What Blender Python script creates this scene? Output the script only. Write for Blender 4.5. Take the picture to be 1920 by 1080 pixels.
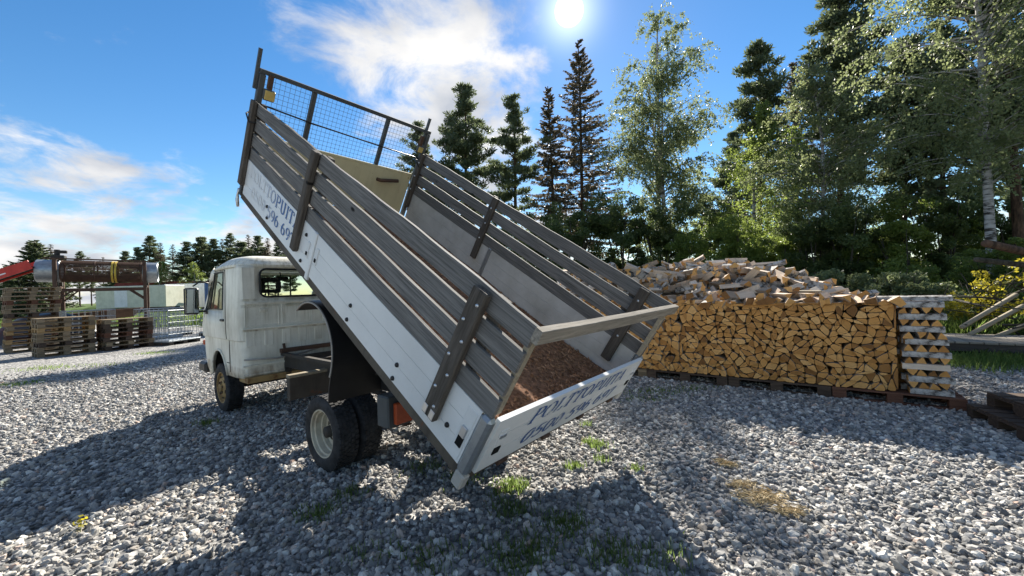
import bpy, bmesh, math, random
import numpy as np
from mathutils import Vector, Matrix, Euler
from mathutils.geometry import delaunay_2d_cdt

for o in list(bpy.data.objects):
    bpy.data.objects.remove(o)
scene = bpy.context.scene
COL = scene.collection
R_ = math.radians
rng = np.random.default_rng(7)
random.seed(7)

# ------------------------------------------------------------------ camera
CAM_H, FPX, PITCH, ROLL = 1.5742, 729.94, 0.1685, -1.8702
cd = bpy.data.cameras.new('camera')
cam = bpy.data.objects.new('camera', cd)
COL.objects.link(cam)
cd.sensor_width = 36.0
cd.lens = FPX / 1920 * 36.0
cd.clip_start = 0.05
cd.clip_end = 3000
cam.matrix_world = (Matrix.Translation((0, 0, CAM_H)) @ Matrix.Rotation(R_(90 + PITCH), 4, 'X') @ Matrix.Rotation(R_(ROLL), 4, 'Z'))
scene.camera = cam
scene.render.resolution_x, scene.render.resolution_y = 1024, 576
scene.view_settings.view_transform = 'Standard'
scene.view_settings.look = 'None'
scene.view_settings.gamma = 1
scene.view_settings.use_curve_mapping = False
scene.view_settings.exposure = 1.4
scene.cycles.max_bounces = 6
scene.cycles.diffuse_bounces = 3
scene.cycles.glossy_bounces = 3
scene.cycles.transparent_max_bounces = 8

SUN_EL, SUN_AZ = 35.05, 9.654          # degrees; azimuth measured from +Y towards +X
SKY = 0.065
SUN_DIR = Vector((math.sin(R_(SUN_AZ)) * math.cos(R_(SUN_EL)), math.cos(R_(SUN_AZ)) * math.cos(R_(SUN_EL)), math.sin(R_(SUN_EL))))


def nd(nt, typ, loc=None, **kw):
    n = nt.nodes.new(typ)
    for k, v in kw.items():
        setattr(n, k, v)
    return n


def cam_ray(u, v):
    r, p = R_(ROLL), R_(PITCH)
    a, b = u - 960, v - 540
    U = a * math.cos(r) + b * math.sin(r)
    V = -a * math.sin(r) + b * math.cos(r)
    X, Z = U / FPX, -V / FPX
    return Vector((X, math.cos(p) - Z * math.sin(p), math.sin(p) + Z * math.cos(p))).normalized()


def make_world():
    w = bpy.data.worlds.new('World')
    scene.world = w
    w.use_nodes = True
    nt = w.node_tree
    nt.nodes.clear()
    L = nt.links.new
    out = nd(nt, 'ShaderNodeOutputWorld')
    bg = nd(nt, 'ShaderNodeBackground')
    bg.inputs[1].default_value = SKY
    sky = nd(nt, 'ShaderNodeTexSky', sky_type='NISHITA', sun_disc=False)
    sky.sun_elevation = R_(SUN_EL)
    sky.sun_rotation = R_(SUN_AZ)
    sky.air_density = 1.0
    sky.dust_density = 0.05
    sky.ozone_density = 2.0
    tc = nd(nt, 'ShaderNodeTexCoord')
    nrm = nd(nt, 'ShaderNodeVectorMath', operation='NORMALIZE')
    L(tc.outputs['Generated'], nrm.inputs[0])
    D = nrm.outputs[0]
    sep = nd(nt, 'ShaderNodeSeparateXYZ')
    L(D, sep.inputs[0])
    zz = nd(nt, 'ShaderNodeMath', operation='MAXIMUM')
    L(sep.outputs[2], zz.inputs[0])
    zz.inputs[1].default_value = 0.0
    za = nd(nt, 'ShaderNodeMath', operation='ADD')
    L(zz.outputs[0], za.inputs[0])
    za.inputs[1].default_value = 0.30
    dv = nd(nt, 'ShaderNodeVectorMath', operation='DIVIDE')
    L(D, dv.inputs[0])
    L(za.outputs[0], dv.inputs[1])
    n1 = nd(nt, 'ShaderNodeTexNoise', noise_dimensions='3D')
    n1.inputs['Scale'].default_value = 4.2
    n1.inputs['Detail'].default_value = 9
    n1.inputs['Roughness'].default_value = 0.62
    n1.inputs['Distortion'].default_value = 0.35
    L(dv.outputs[0], n1.inputs['Vector'])
    n2 = nd(nt, 'ShaderNodeTexNoise')
    n2.inputs['Scale'].default_value = 3.1
    n2.inputs['Detail'].default_value = 5
    L(dv.outputs[0], n2.inputs['Vector'])
    # cumulus banks: directions and angular radii (degrees)
    banks = [(600, 40, 7, 1.0), (690, 90, 9, 1.15), (790, 150, 9, 1.15), (890, 190, 8, 1.1), (985, 170, 5, 1.0), (900, 40, 5, .8),
             (990, 20, 3, .9), (940, 270, 6, .9), (60, 380, 9, 1.9), (165, 360, 6, 1.9), (20, 440, 11, 1.7), (110, 430, 9, 1.5), (335, 330, 3.2, 1.4),
             (330, 402, 4.6, 1.6), (255, 398, 3, 1.4), (490, 430, 4.5, 1.7), (560, 450, 5, .9), (15, 300, 3, .7), (1640, 260, 7, .7), (1010, 310, 5, .75)]
    prev = None
    for (u, v, rad, wt) in banks:
        c = cam_ray(u, v)
        dt = nd(nt, 'ShaderNodeVectorMath', operation='DOT_PRODUCT')
        L(D, dt.inputs[0])
        dt.inputs[1].default_value = c
        mr = nd(nt, 'ShaderNodeMapRange', interpolation_type='SMOOTHSTEP')
        L(dt.outputs['Value'], mr.inputs[0])
        mr.inputs[1].default_value = math.cos(R_(rad * 1.35))
        mr.inputs[2].default_value = math.cos(R_(rad * 0.15))
        mr.inputs[3].default_value = 0
        mr.inputs[4].default_value = wt
        if prev is None:
            prev = mr.outputs[0]
        else:
            mx = nd(nt, 'ShaderNodeMath', operation='SMOOTH_MAX')
            mx.inputs[2].default_value = 0.25
            L(prev, mx.inputs[0])
            L(mr.outputs[0], mx.inputs[1])
            prev = mx.outputs[0]
    bm_ = nd(nt, 'ShaderNodeMath', operation='MULTIPLY_ADD')
    L(prev, bm_.inputs[0])
    bm_.inputs[1].default_value = 0.20
    L(n1.outputs[0], bm_.inputs[2])
    clear = None
    for (u, v, rad) in ((250, 100, 22), (90, 130, 12), (1330, 60, 24), (1500, 150, 18), (430, 290, 9), (330, 240, 10), (1150, 70, 10), (300, 470, 4), (1780, 40, 14), (470, 180, 7), (380, 370, 3), (480, 350, 4)):
        c = cam_ray(u, v)
        dt = nd(nt, 'ShaderNodeVectorMath', operation='DOT_PRODUCT')
        L(D, dt.inputs[0])
        dt.inputs[1].default_value = c
        mr = nd(nt, 'ShaderNodeMapRange', interpolation_type='SMOOTHSTEP')
        L(dt.outputs['Value'], mr.inputs[0])
        mr.inputs[1].default_value = math.cos(R_(rad * 1.2))
        mr.inputs[2].default_value = math.cos(R_(rad * 0.6))
        mr.inputs[4].default_value = 0.24
        if clear is None:
            clear = mr.outputs[0]
        else:
            mm = nd(nt, 'ShaderNodeMath', operation='MAXIMUM')
            L(clear, mm.inputs[0])
            L(mr.outputs[0], mm.inputs[1])
            clear = mm.outputs[0]
    cs = nd(nt, 'ShaderNodeMath', operation='SUBTRACT')
    L(bm_.outputs[0], cs.inputs[0])
    L(clear, cs.inputs[1])
    cm = nd(nt, 'ShaderNodeMapRange', interpolation_type='SMOOTHSTEP')
    L(cs.outputs[0], cm.inputs[0])
    cm.inputs[1].default_value = 0.462  # kept low: extra cloud added outside the view as neutral fill light
    cm.inputs[2].default_value = 0.76
    cc = nd(nt, 'ShaderNodeMix', data_type='RGBA')
    cr = nd(nt, 'ShaderNodeMapRange')
    L(n2.outputs[0], cr.inputs[0])
    cr.inputs[1].default_value = 0.35
    cr.inputs[2].default_value = 0.65
    L(cr.outputs[0], cc.inputs[0])
    cc.inputs[6].default_value = (0.22 / SKY, 0.235 / SKY, 0.265 / SKY, 1)
    cc.inputs[7].default_value = (0.42 / SKY, 0.412 / SKY, 0.40 / SKY, 1)
    mx = nd(nt, 'ShaderNodeMix', data_type='RGBA')
    L(cm.outputs[0], mx.inputs[0])
    # the bare sky, a little more saturated as the phone shows it
    hs = nd(nt, 'ShaderNodeHueSaturation')
    hs.inputs['Saturation'].default_value = 1.30
    hs.inputs['Value'].default_value = 0.93
    L(sky.outputs[0], hs.inputs['Color'])
    L(hs.outputs[0], mx.inputs[6])
    L(cc.outputs[2], mx.inputs[7])
    # the sun's own disc and the bright ring of sky round it
    ds = nd(nt, 'ShaderNodeVectorMath', operation='DOT_PRODUCT')
    L(D, ds.inputs[0])
    ds.inputs[1].default_value = SUN_DIR
    disc = nd(nt, 'ShaderNodeMapRange', interpolation_type='SMOOTHSTEP')
    L(ds.outputs['Value'], disc.inputs[0])
    disc.inputs[1].default_value = math.cos(R_(1.75))
    disc.inputs[2].default_value = math.cos(R_(1.15))
    disc.inputs[4].default_value = 3.0 / SKY
    p1 = nd(nt, 'ShaderNodeMath', operation='POWER')
    L(ds.outputs['Value'], p1.inputs[0])
    p1.inputs[1].default_value = 700
    p1.use_clamp = True
    m1 = nd(nt, 'ShaderNodeMath', operation='MULTIPLY')
    L(p1.outputs[0], m1.inputs[0])
    m1.inputs[1].default_value = 0.30 / SKY
    ad = nd(nt, 'ShaderNodeMath', operation='ADD')
    L(m1.outputs[0], ad.inputs[0])
    L(disc.outputs[0], ad.inputs[1])
    sm = nd(nt, 'ShaderNodeVectorMath', operation='ADD')
    L(mx.outputs[2], sm.inputs[0])
    L(ad.outputs[0], sm.inputs[1])
    L(sm.outputs[0], bg.inputs[0])
    L(bg.outputs[0], out.inputs[0])


make_world()
sl = bpy.data.lights.new('sun', 'SUN')
sl.energy = 5.0
sl.angle = R_(0.5)
sl.color = (1.0, 0.935, 0.83)
sun = bpy.data.objects.new('sun', sl)
COL.objects.link(sun)
sun.rotation_euler = (-SUN_DIR).to_track_quat('-Z', 'Y').to_euler()

# ------------------------------------------------------------------ materials
MATS = {}


def principled(name, rough=0.6, metal=0.0, spec=0.3):
    m = bpy.data.materials.new(name)
    m.use_nodes = True
    nt = m.node_tree
    b = nt.nodes['Principled BSDF']
    b.inputs['Roughness'].default_value = rough
    b.inputs['Metallic'].default_value = metal
    b.inputs['Specular IOR Level'].default_value = spec
    MATS[name] = m
    return m, nt, b


def coords(nt, scale=(1, 1, 1), rand=True, kind='Object'):
    tc = nd(nt, 'ShaderNodeTexCoord')
    mp = nd(nt, 'ShaderNodeMapping')
    mp.inputs['Scale'].default_value = scale
    nt.links.new(tc.outputs[kind], mp.inputs[0])
    if rand:
        oi = nd(nt, 'ShaderNodeObjectInfo')
        ml = nd(nt, 'ShaderNodeMath', operation='MULTIPLY')
        ml.inputs[1].default_value = 37.0
        nt.links.new(oi.outputs['Random'], ml.inputs[0])
        cb = nd(nt, 'ShaderNodeCombineXYZ')
        nt.links.new(ml.outputs[0], cb.inputs[0])
        nt.links.new(ml.outputs[0], cb.inputs[1])
        nt.links.new(cb.outputs[0], mp.inputs['Location'])
    return mp.outputs[0]


def noise(nt, vec, scale, detail=4, rough=0.55, dist=0.0):
    n = nd(nt, 'ShaderNodeTexNoise')
    n.inputs['Scale'].default_value = scale
    n.inputs['Detail'].default_value = detail
    n.inputs['Roughness'].default_value = rough
    n.inputs['Distortion'].default_value = dist
    nt.links.new(vec, n.inputs['Vector'])
    return n.outputs[0]


def ramp(nt, fac, stops):
    r = nd(nt, 'ShaderNodeValToRGB')
    els = r.color_ramp.elements
    els[0].position, els[0].color = stops[0][0], (*stops[0][1], 1)
    els[1].position, els[1].color = stops[1][0], (*stops[1][1], 1)
    for p, c in stops[2:]:
        e = els.new(p)
        e.color = (*c, 1)
    nt.links.new(fac, r.inputs[0])
    return r.outputs[0]


def mixc(nt, fac, a, b, mode='MIX'):
    m = nd(nt, 'ShaderNodeMix', data_type='RGBA', blend_type=mode)
    for i, v in ((0, fac), (6, a), (7, b)):
        if isinstance(v, (int, float)):
            m.inputs[i].default_value = v
        elif isinstance(v, tuple):
            m.inputs[i].default_value = (*v, 1)
        else:
            nt.links.new(v, m.inputs[i])
    return m.outputs[2]


def mrange(nt, v, a, b, c=0.0, d=1.0):
    m = nd(nt, 'ShaderNodeMapRange')
    m.inputs[1].default_value, m.inputs[2].default_value, m.inputs[3].default_value, m.inputs[4].default_value = a, b, c, d
    nt.links.new(v, m.inputs[0])
    return m.outputs[0]


def bump(nt, b, h, strength=0.3, dist=0.01):
    n = nd(nt, 'ShaderNodeBump')
    n.inputs['Strength'].default_value = strength
    n.inputs['Distance'].default_value = dist
    nt.links.new(h, n.inputs['Height'])
    nt.links.new(n.outputs[0], b.inputs['Normal'])


def wood(name, dark, light, scale=(1.2, 14, 14), axis_rand=True, rough=0.8, knots=True, tint=0.25, bmp=0.5):
    """weathered sawn wood, grain along local X"""
    m, nt, b = principled(name, rough, 0, 0.15)
    v = coords(nt, scale)
    g = noise(nt, v, 3.0, 8, 0.65, 0.6)
    big = noise(nt, coords(nt, (0.6, 2, 2)), 1.7, 3)
    c = ramp(nt, g, [(0.30, dark), (0.68, light)])
    c = mixc(nt, mrange(nt, big, 0.35, 0.7, 0, 0.55), c, tuple(x * 0.62 for x in light))
    oi = nd(nt, 'ShaderNodeObjectInfo')
    c = mixc(nt, mrange(nt, oi.outputs['Random'], 0, 1, 0, tint), c, tuple(x * 0.5 for x in dark))
    if knots:
        vo = nd(nt, 'ShaderNodeTexVoronoi')
        vo.inputs['Scale'].default_value = 1.8
        nt.links.new(coords(nt, (1.0, 0.0, 2.2)), vo.inputs['Vector'])
        k = mrange(nt, vo.outputs[0], 0.035, 0.075, 1, 0)
        c = mixc(nt, k, c, (0.012, 0.011, 0.010))
    nt.links.new(c, b.inputs['Base Color'])
    bump(nt, b, g, bmp, 0.004)
    return m


def paint(name, base, dirt, rough=0.45, metal=0.0, amount=0.5, scale=2.0, streak=True, rust=None, spec=0.4, bmp=0.05):
    """painted or bare metal with grime, streaks running down and a little rust"""
    m, nt, b = principled(name, rough, metal, spec)
    v = coords(nt, (1, 1, 1))
    n1 = noise(nt, v, scale, 6, 0.6)
    f = mrange(nt, n1, 0.42, 0.75, 0, amount)
    c = mixc(nt, f, base, dirt)
    if streak:
        n2 = noise(nt, coords(nt, (9, 9, 0.7)), 2.0, 5, 0.6)
        c = mixc(nt, mrange(nt, n2, 0.5, 0.78, 0, amount * 0.8), c, dirt)
    n4 = noise(nt, v, 55, 3, 0.6)
    c = mixc(nt, mrange(nt, n4, 0.62, 0.75, 0, 0.35 * amount), c, tuple(x * 0.5 for x in dirt))
    if rust:
        n3 = noise(nt, v, 7.0, 8, 0.7)
        c = mixc(nt, mrange(nt, n3, rust, rust + 0.07, 0, 0.9), c, (0.16, 0.06, 0.025))
    nt.links.new(c, b.inputs['Base Color'])
    rr = mrange(nt, n1, 0.3, 0.7, rough * 0.8, min(1, rough * 1.3))
    nt.links.new(rr, b.inputs['Roughness'])
    if bmp:
        bump(nt, b, noise(nt, v, 3.0, 3), bmp, 0.02)
    return m


def plain(name, col, rough=0.6, metal=0.0, spec=0.3, vary=0.25, scale=6):
    m, nt, b = principled(name, rough, metal, spec)
    n = noise(nt, coords(nt), scale, 5, 0.6)
    c = mixc(nt, mrange(nt, n, 0.3, 0.7), tuple(x * (1 - vary) for x in col), tuple(min(1, x * (1 + vary)) for x in col))
    nt.links.new(c, b.inputs['Base Color'])
    return m


def leaf_mat(name, c1, c2, trans=0.45, tcol=None):
    m = bpy.data.materials.new(name)
    m.use_nodes = True
    nt = m.node_tree
    nt.nodes.clear()
    out = nd(nt, 'ShaderNodeOutputMaterial')
    at = nd(nt, 'ShaderNodeAttribute', attribute_name='tint')
    c = mixc(nt, at.outputs['Fac'], c1, c2)
    oi = nd(nt, 'ShaderNodeObjectInfo')
    c = mixc(nt, mrange(nt, oi.outputs['Random'], 0, 1, 0.0, 0.35), c, tuple(x * 0.6 for x in c1))
    d = nd(nt, 'ShaderNodeBsdfPrincipled')
    d.inputs['Roughness'].default_value = 0.5
    d.inputs['Specular IOR Level'].default_value = 0.5
    nt.links.new(c, d.inputs['Base Color'])
    t = nd(nt, 'ShaderNodeBsdfTranslucent')
    tc = mixc(nt, 0.6, c, tcol or tuple(min(1, x * 2.0) for x in c2))
    nt.links.new(tc, t.inputs[0])
    ms = nd(nt, 'ShaderNodeMixShader')
    ms.inputs[0].default_value = trans
    nt.links.new(d.outputs[0], ms.inputs[1])
    nt.links.new(t.outputs[0], ms.inputs[2])
    nt.links.new(ms.outputs[0], out.inputs[0])
    MATS[name] = m
    return m


def glass_mat(name, col=(0.8, 0.88, 0.86), alpha=0.25):
    m = bpy.data.materials.new(name)
    m.use_nodes = True
    nt = m.node_tree
    nt.nodes.clear()
    out = nd(nt, 'ShaderNodeOutputMaterial')
    tr = nd(nt, 'ShaderNodeBsdfTransparent')
    tr.inputs[0].default_value = (*col, 1)
    gl = nd(nt, 'ShaderNodeBsdfGlossy')
    gl.inputs['Roughness'].default_value = 0.03
    fr = nd(nt, 'ShaderNodeLayerWeight')
    fr.inputs[0].default_value = 0.5
    pw = nd(nt, 'ShaderNodeMath', operation='POWER')
    nt.links.new(fr.outputs['Facing'], pw.inputs[0])
    pw.inputs[1].default_value = 4.0
    f2 = mrange(nt, pw.outputs[0], 0, 1, alpha * 0.25, 0.9)
    ms = nd(nt, 'ShaderNodeMixShader')
    nt.links.new(f2, ms.inputs[0])
    nt.links.new(tr.outputs[0], ms.inputs[1])
    nt.links.new(gl.outputs[0], ms.inputs[2])
    nt.links.new(ms.outputs[0], out.inputs[0])
    MATS[name] = m
    return m


wood('grey_plank', (0.045, 0.044, 0.043), (0.27, 0.26, 0.245), scale=(0.8, 26, 26))
wood('dark_plank', (0.03, 0.027, 0.025), (0.115, 0.10, 0.09))
wood('pallet_wood', (0.14, 0.105, 0.065), (0.42, 0.32, 0.21), knots=False, tint=0.6)
wood('pallet_new', (0.26, 0.16, 0.07), (0.50, 0.34, 0.17), knots=False, tint=0.4)
wood('pallet_red', (0.09, 0.04, 0.028), (0.20, 0.10, 0.065), knots=False, tint=0.4)
wood('pallet_dark', (0.045, 0.032, 0.025), (0.14, 0.10, 0.075), knots=False, tint=0.4)
wood('rail_wood', (0.14, 0.12, 0.095), (0.40, 0.36, 0.30))
wood('pale_wood', (0.22, 0.18, 0.12), (0.45, 0.39, 0.29))
paint('cab_white', (0.82, 0.795, 0.69), (0.33, 0.285, 0.19), 0.40, amount=0.55, rust=0.69)
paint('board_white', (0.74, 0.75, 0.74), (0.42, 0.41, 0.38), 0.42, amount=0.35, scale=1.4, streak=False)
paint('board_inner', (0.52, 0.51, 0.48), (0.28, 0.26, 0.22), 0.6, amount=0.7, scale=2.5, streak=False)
paint('cream_steel', (0.62, 0.55, 0.34), (0.42, 0.36, 0.22), 0.5, amount=0.5, rust=0.63)
paint('galvanised', (0.36, 0.39, 0.41), (0.22, 0.24, 0.26), 0.42, 0.75, amount=0.8, scale=9, streak=False)
paint('grey_steel', (0.085, 0.095, 0.10), (0.05, 0.045, 0.04), 0.55, 0.2, amount=0.6, rust=0.66)
paint('rusty_steel', (0.10, 0.055, 0.035), (0.045, 0.03, 0.025), 0.75, 0.1, amount=0.7)
paint('chassis_black', (0.030, 0.028, 0.026), (0.075, 0.06, 0.045), 0.7, 0.1, amount=0.7, rust=0.62)
paint('frame_wood_steel', (0.10, 0.085, 0.065), (0.04, 0.03, 0.025), 0.75, 0.0, amount=0.8, rust=0.6)
paint('rim_cream', (0.50, 0.46, 0.36), (0.22, 0.15, 0.09), 0.55, 0.1, amount=0.8, scale=7, streak=False, rust=0.64)
paint('rim_rust', (0.36, 0.24, 0.10), (0.14, 0.07, 0.03), 0.7, 0.1, amount=0.8, scale=7, streak=False, rust=0.58)
paint('zinc', (0.62, 0.64, 0.66), (0.4, 0.41, 0.42), 0.35, 0.9, amount=0.5, streak=False)
paint('container_white', (0.82, 0.82, 0.82), (0.45, 0.45, 0.42), 0.5, amount=0.4)
paint('trailer_cream', (0.68, 0.67, 0.54), (0.36, 0.36, 0.27), 0.5, amount=0.5)
paint('blue_paint', (0.03, 0.10, 0.28), (0.03, 0.05, 0.10), 0.5, amount=0.5)
paint('red_paint', (0.55, 0.035, 0.02), (0.25, 0.02, 0.015), 0.45, amount=0.5)
paint('barn_red', (0.20, 0.035, 0.025), (0.12, 0.03, 0.025), 0.8, amount=0.5)
def cab_grime():
    nt = MATS['cab_white'].node_tree
    b = nt.nodes['Principled BSDF']
    base = b.inputs['Base Color'].links[0].from_socket
    tc = nd(nt, 'ShaderNodeTexCoord')
    s = nd(nt, 'ShaderNodeSeparateXYZ')
    nt.links.new(tc.outputs['Object'], s.inputs[0])
    blotch = noise(nt, coords(nt, (6, 6, 2), rand=False), 1.6, 6, 0.65)
    runs = noise(nt, coords(nt, (26, 26, 0.8), rand=False), 1.0, 5, 0.6)
    c = base
    # rust seam under the waist ledge, rain runs below the window and the roof lip, road dirt low down
    for (z0, z1, src, lo, hi, col, amt) in ((1.140, 1.170, blotch, .42, .62, (0.20, 0.125, 0.07), .7), (1.44, 1.49, blotch, .42, .6, (0.27, 0.25, 0.15), .6), (1.20, 1.49, runs, .52, .68, (0.36, 0.33, 0.22), .55),
                                            (1.94, 2.10, runs, .48, .66, (0.34, 0.30, 0.20), .65), (.50, .70, blotch, .40, .62, (0.24, 0.16, 0.09), .7), (.70, 1.12, runs, .55, .70, (0.40, 0.36, 0.26), .5), (1.52, 1.56, blotch, .45, .6, (0.28, 0.25, 0.16), .5)):
        w = (z1 - z0)
        up = mrange(nt, s.outputs[2], z0, z0 + w * .35)
        dn = mrange(nt, s.outputs[2], z1, z1 - w * .15)
        m1 = nd(nt, 'ShaderNodeMath', operation='MULTIPLY')
        nt.links.new(up, m1.inputs[0])
        nt.links.new(dn, m1.inputs[1])
        m2 = nd(nt, 'ShaderNodeMath', operation='MULTIPLY')
        nt.links.new(m1.outputs[0], m2.inputs[0])
        f = mrange(nt, src, lo, hi, 0, amt)
        if z0 in (1.140, 1.44, 1.52):          # seams of the rear wall only
            m3 = nd(nt, 'ShaderNodeMath', operation='MULTIPLY')
            nt.links.new(f, m3.inputs[0])
            nt.links.new(mrange(nt, s.outputs[0], 2.15, 2.11), m3.inputs[1])
            f = m3.outputs[0]
        nt.links.new(f, m2.inputs[1])
        c = mixc(nt, m2.outputs[0], c, col)
    nt.links.new(c, b.inputs['Base Color'])


cab_grime()
plain('rubber', (0.018, 0.018, 0.019), 0.85, vary=0.5, scale=9)
plain('tread_rubber', (0.028, 0.028, 0.030), 0.8, vary=0.6, scale=16)
plain('black_plastic', (0.014, 0.014, 0.015), 0.45, spec=0.4)
plain('seat_fabric', (0.03, 0.03, 0.034), 0.9)
plain('amber_plastic', (0.55, 0.40, 0.12), 0.35, spec=0.5)
plain('orange_lens', (0.42, 0.07, 0.02), 0.3, spec=0.5)
plain('red_lens', (0.35, 0.02, 0.015), 0.3, spec=0.5)
plain('yellow_band', (0.50, 0.36, 0.06), 0.6)
plain('hose', (0.35, 0.32, 0.28), 0.6)
plain('mirror_glass', (0.40, 0.43, 0.44), 0.04, 1.0, vary=0.02)
plain('dark_gap', (0.006, 0.006, 0.006), 0.9)
plain('white_plastic', (0.7, 0.7, 0.68), 0.6)
plain('straw_stalk', (0.52, 0.40, 0.22), 0.8, vary=0.35, scale=30)
glass_mat('window_glass')


def letter_mat(name, wear, bgc, grad=None):
    m, nt, b = principled(name, 0.45, 0, 0.4)
    v = coords(nt, (1, 1, 1), rand=False)
    n = noise(nt, v, 26, 6, 0.72)
    big = noise(nt, v, 3.2, 3, 0.6)
    s = nd(nt, 'ShaderNodeMath', operation='ADD')
    nt.links.new(n, s.inputs[0])
    nt.links.new(big, s.inputs[1])
    f = mrange(nt, s.outputs[0], wear - 0.05, wear + 0.06)
    if grad:
        sp = nd(nt, 'ShaderNodeSeparateXYZ')
        nt.links.new(v, sp.inputs[0])
        g = mrange(nt, sp.outputs[0], grad[0], grad[1], 0, 1)
        a = nd(nt, 'ShaderNodeMath', operation='MAXIMUM')
        nt.links.new(f, a.inputs[0])
        nt.links.new(g, a.inputs[1])
        f = a.outputs[0]
    c = mixc(nt, f, (0.025, 0.10, 0.30), bgc)
    nt.links.new(c, b.inputs['Base Color'])
    return m


letter_mat('letter_side', 1.20, (0.70, 0.71, 0.71), (3.05, 3.45))
letter_mat('letter_tail', 1.19, (0.70, 0.71, 0.71))


def log_mats():
    # cut end: attribute tint varies log to log
    m, nt, b = principled('log_end', 0.85, 0, 0.1)
    at = nd(nt, 'ShaderNodeAttribute', attribute_name='tint')
    v = coords(nt, (1, 1, 1), rand=False)
    n = noise(nt, v, 30, 6, 0.6)
    c = ramp(nt, at.outputs['Fac'], [(0.0, (0.19, 0.09, 0.033)), (0.25, (0.42, 0.20, 0.062)), (0.6, (0.61, 0.315, 0.10)), (1.0, (0.70, 0.41, 0.16))])
    c = mixc(nt, mrange(nt, n, 0.4, 0.75, 0, 0.45), c, (0.32, 0.17, 0.065))
    nt.links.new(c, b.inputs['Base Color'])
    bump(nt, b, n, 0.35, 0.004)
    # split side, grain along local Z
    m, nt, b = principled('log_split', 0.85, 0, 0.1)
    at = nd(nt, 'ShaderNodeAttribute', attribute_name='tint')
    v = coords(nt, (22, 22, 2), rand=False)
    n = noise(nt, v, 2.0, 6, 0.65)
    c = ramp(nt, at.outputs['Fac'], [(0.0, (0.30, 0.225, 0.165)), (0.5, (0.56, 0.44, 0.335)), (1.0, (0.72, 0.61, 0.49))])
    c = mixc(nt, mrange(nt, n, 0.35, 0.7, 0, 0.55), c, (0.34, 0.24, 0.165))
    nt.links.new(c, b.inputs['Base Color'])
    bump(nt, b, n, 0.5, 0.006)
    # birch bark
    m, nt, b = principled('birch_bark', 0.75, 0, 0.15)
    v = coords(nt, (1, 1, 1), rand=False)
    n = noise(nt, v, 16, 6, 0.7)
    n2 = noise(nt, coords(nt, (60, 60, 9), rand=False), 1.0, 4, 0.6)
    c = ramp(nt, n, [(0.38, (0.05, 0.042, 0.036)), (0.50, (0.34, 0.315, 0.285)), (0.75, (0.66, 0.63, 0.59))])
    c = mixc(nt, mrange(nt, n2, 0.60, 0.66, 0, 0.8), c, (0.05, 0.045, 0.04))
    nt.links.new(c, b.inputs['Base Color'])
    bump(nt, b, n, 0.4, 0.006)
    # standing birch trunk: white with dark horizontal marks
    m, nt, b = principled('birch_trunk', 0.8, 0, 0.15)
    v = coords(nt, (1.2, 1.2, 6))
    n = noise(nt, v, 1.6, 6, 0.65)
    c = ramp(nt, n, [(0.40, (0.05, 0.045, 0.04)), (0.50, (0.40, 0.38, 0.36)), (0.75, (0.60, 0.58, 0.55))])
    nt.links.new(c, b.inputs['Base Color'])
    m, nt, b = principled('pine_trunk', 0.9, 0, 0.1)
    v = coords(nt, (5, 5, 1.2))
    n = noise(nt, v, 2.0, 6, 0.65)
    c = ramp(nt, n, [(0.35, (0.035, 0.025, 0.02)), (0.7, (0.17, 0.105, 0.07))])
    nt.links.new(c, b.inputs['Base Color'])
    m, nt, b = principled('grey_bark', 0.9, 0, 0.1)
    v = coords(nt, (5, 5, 1.2))
    n = noise(nt, v, 2.0, 6, 0.65)
    c = ramp(nt, n, [(0.35, (0.03, 0.028, 0.022)), (0.7, (0.13, 0.115, 0.09))])
    nt.links.new(c, b.inputs['Base Color'])


log_mats()
leaf_mat('birch_leaf', (0.085, 0.115, 0.045), (0.21, 0.24, 0.11), 0.45)
leaf_mat('bright_leaf', (0.08, 0.13, 0.03), (0.20, 0.25, 0.055), 0.5)
leaf_mat('yellow_leaf', (0.14, 0.16, 0.02), (0.38, 0.32, 0.03), 0.45)
leaf_mat('dark_leaf', (0.05, 0.08, 0.025), (0.12, 0.16, 0.05), 0.42)
leaf_mat('pine_needle', (0.05, 0.075, 0.035), (0.12, 0.145, 0.07), 0.35)
leaf_mat('spruce_needle', (0.055, 0.058, 0.035), (0.15, 0.12, 0.08), 0.35)
leaf_mat('grass_blade', (0.075, 0.13, 0.025), (0.19, 0.26, 0.07), 0.5)
leaf_mat('dry_grass', (0.16, 0.15, 0.07), (0.32, 0.28, 0.16), 0.35)

# ------------------------------------------------------------------ mesh helpers


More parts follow.
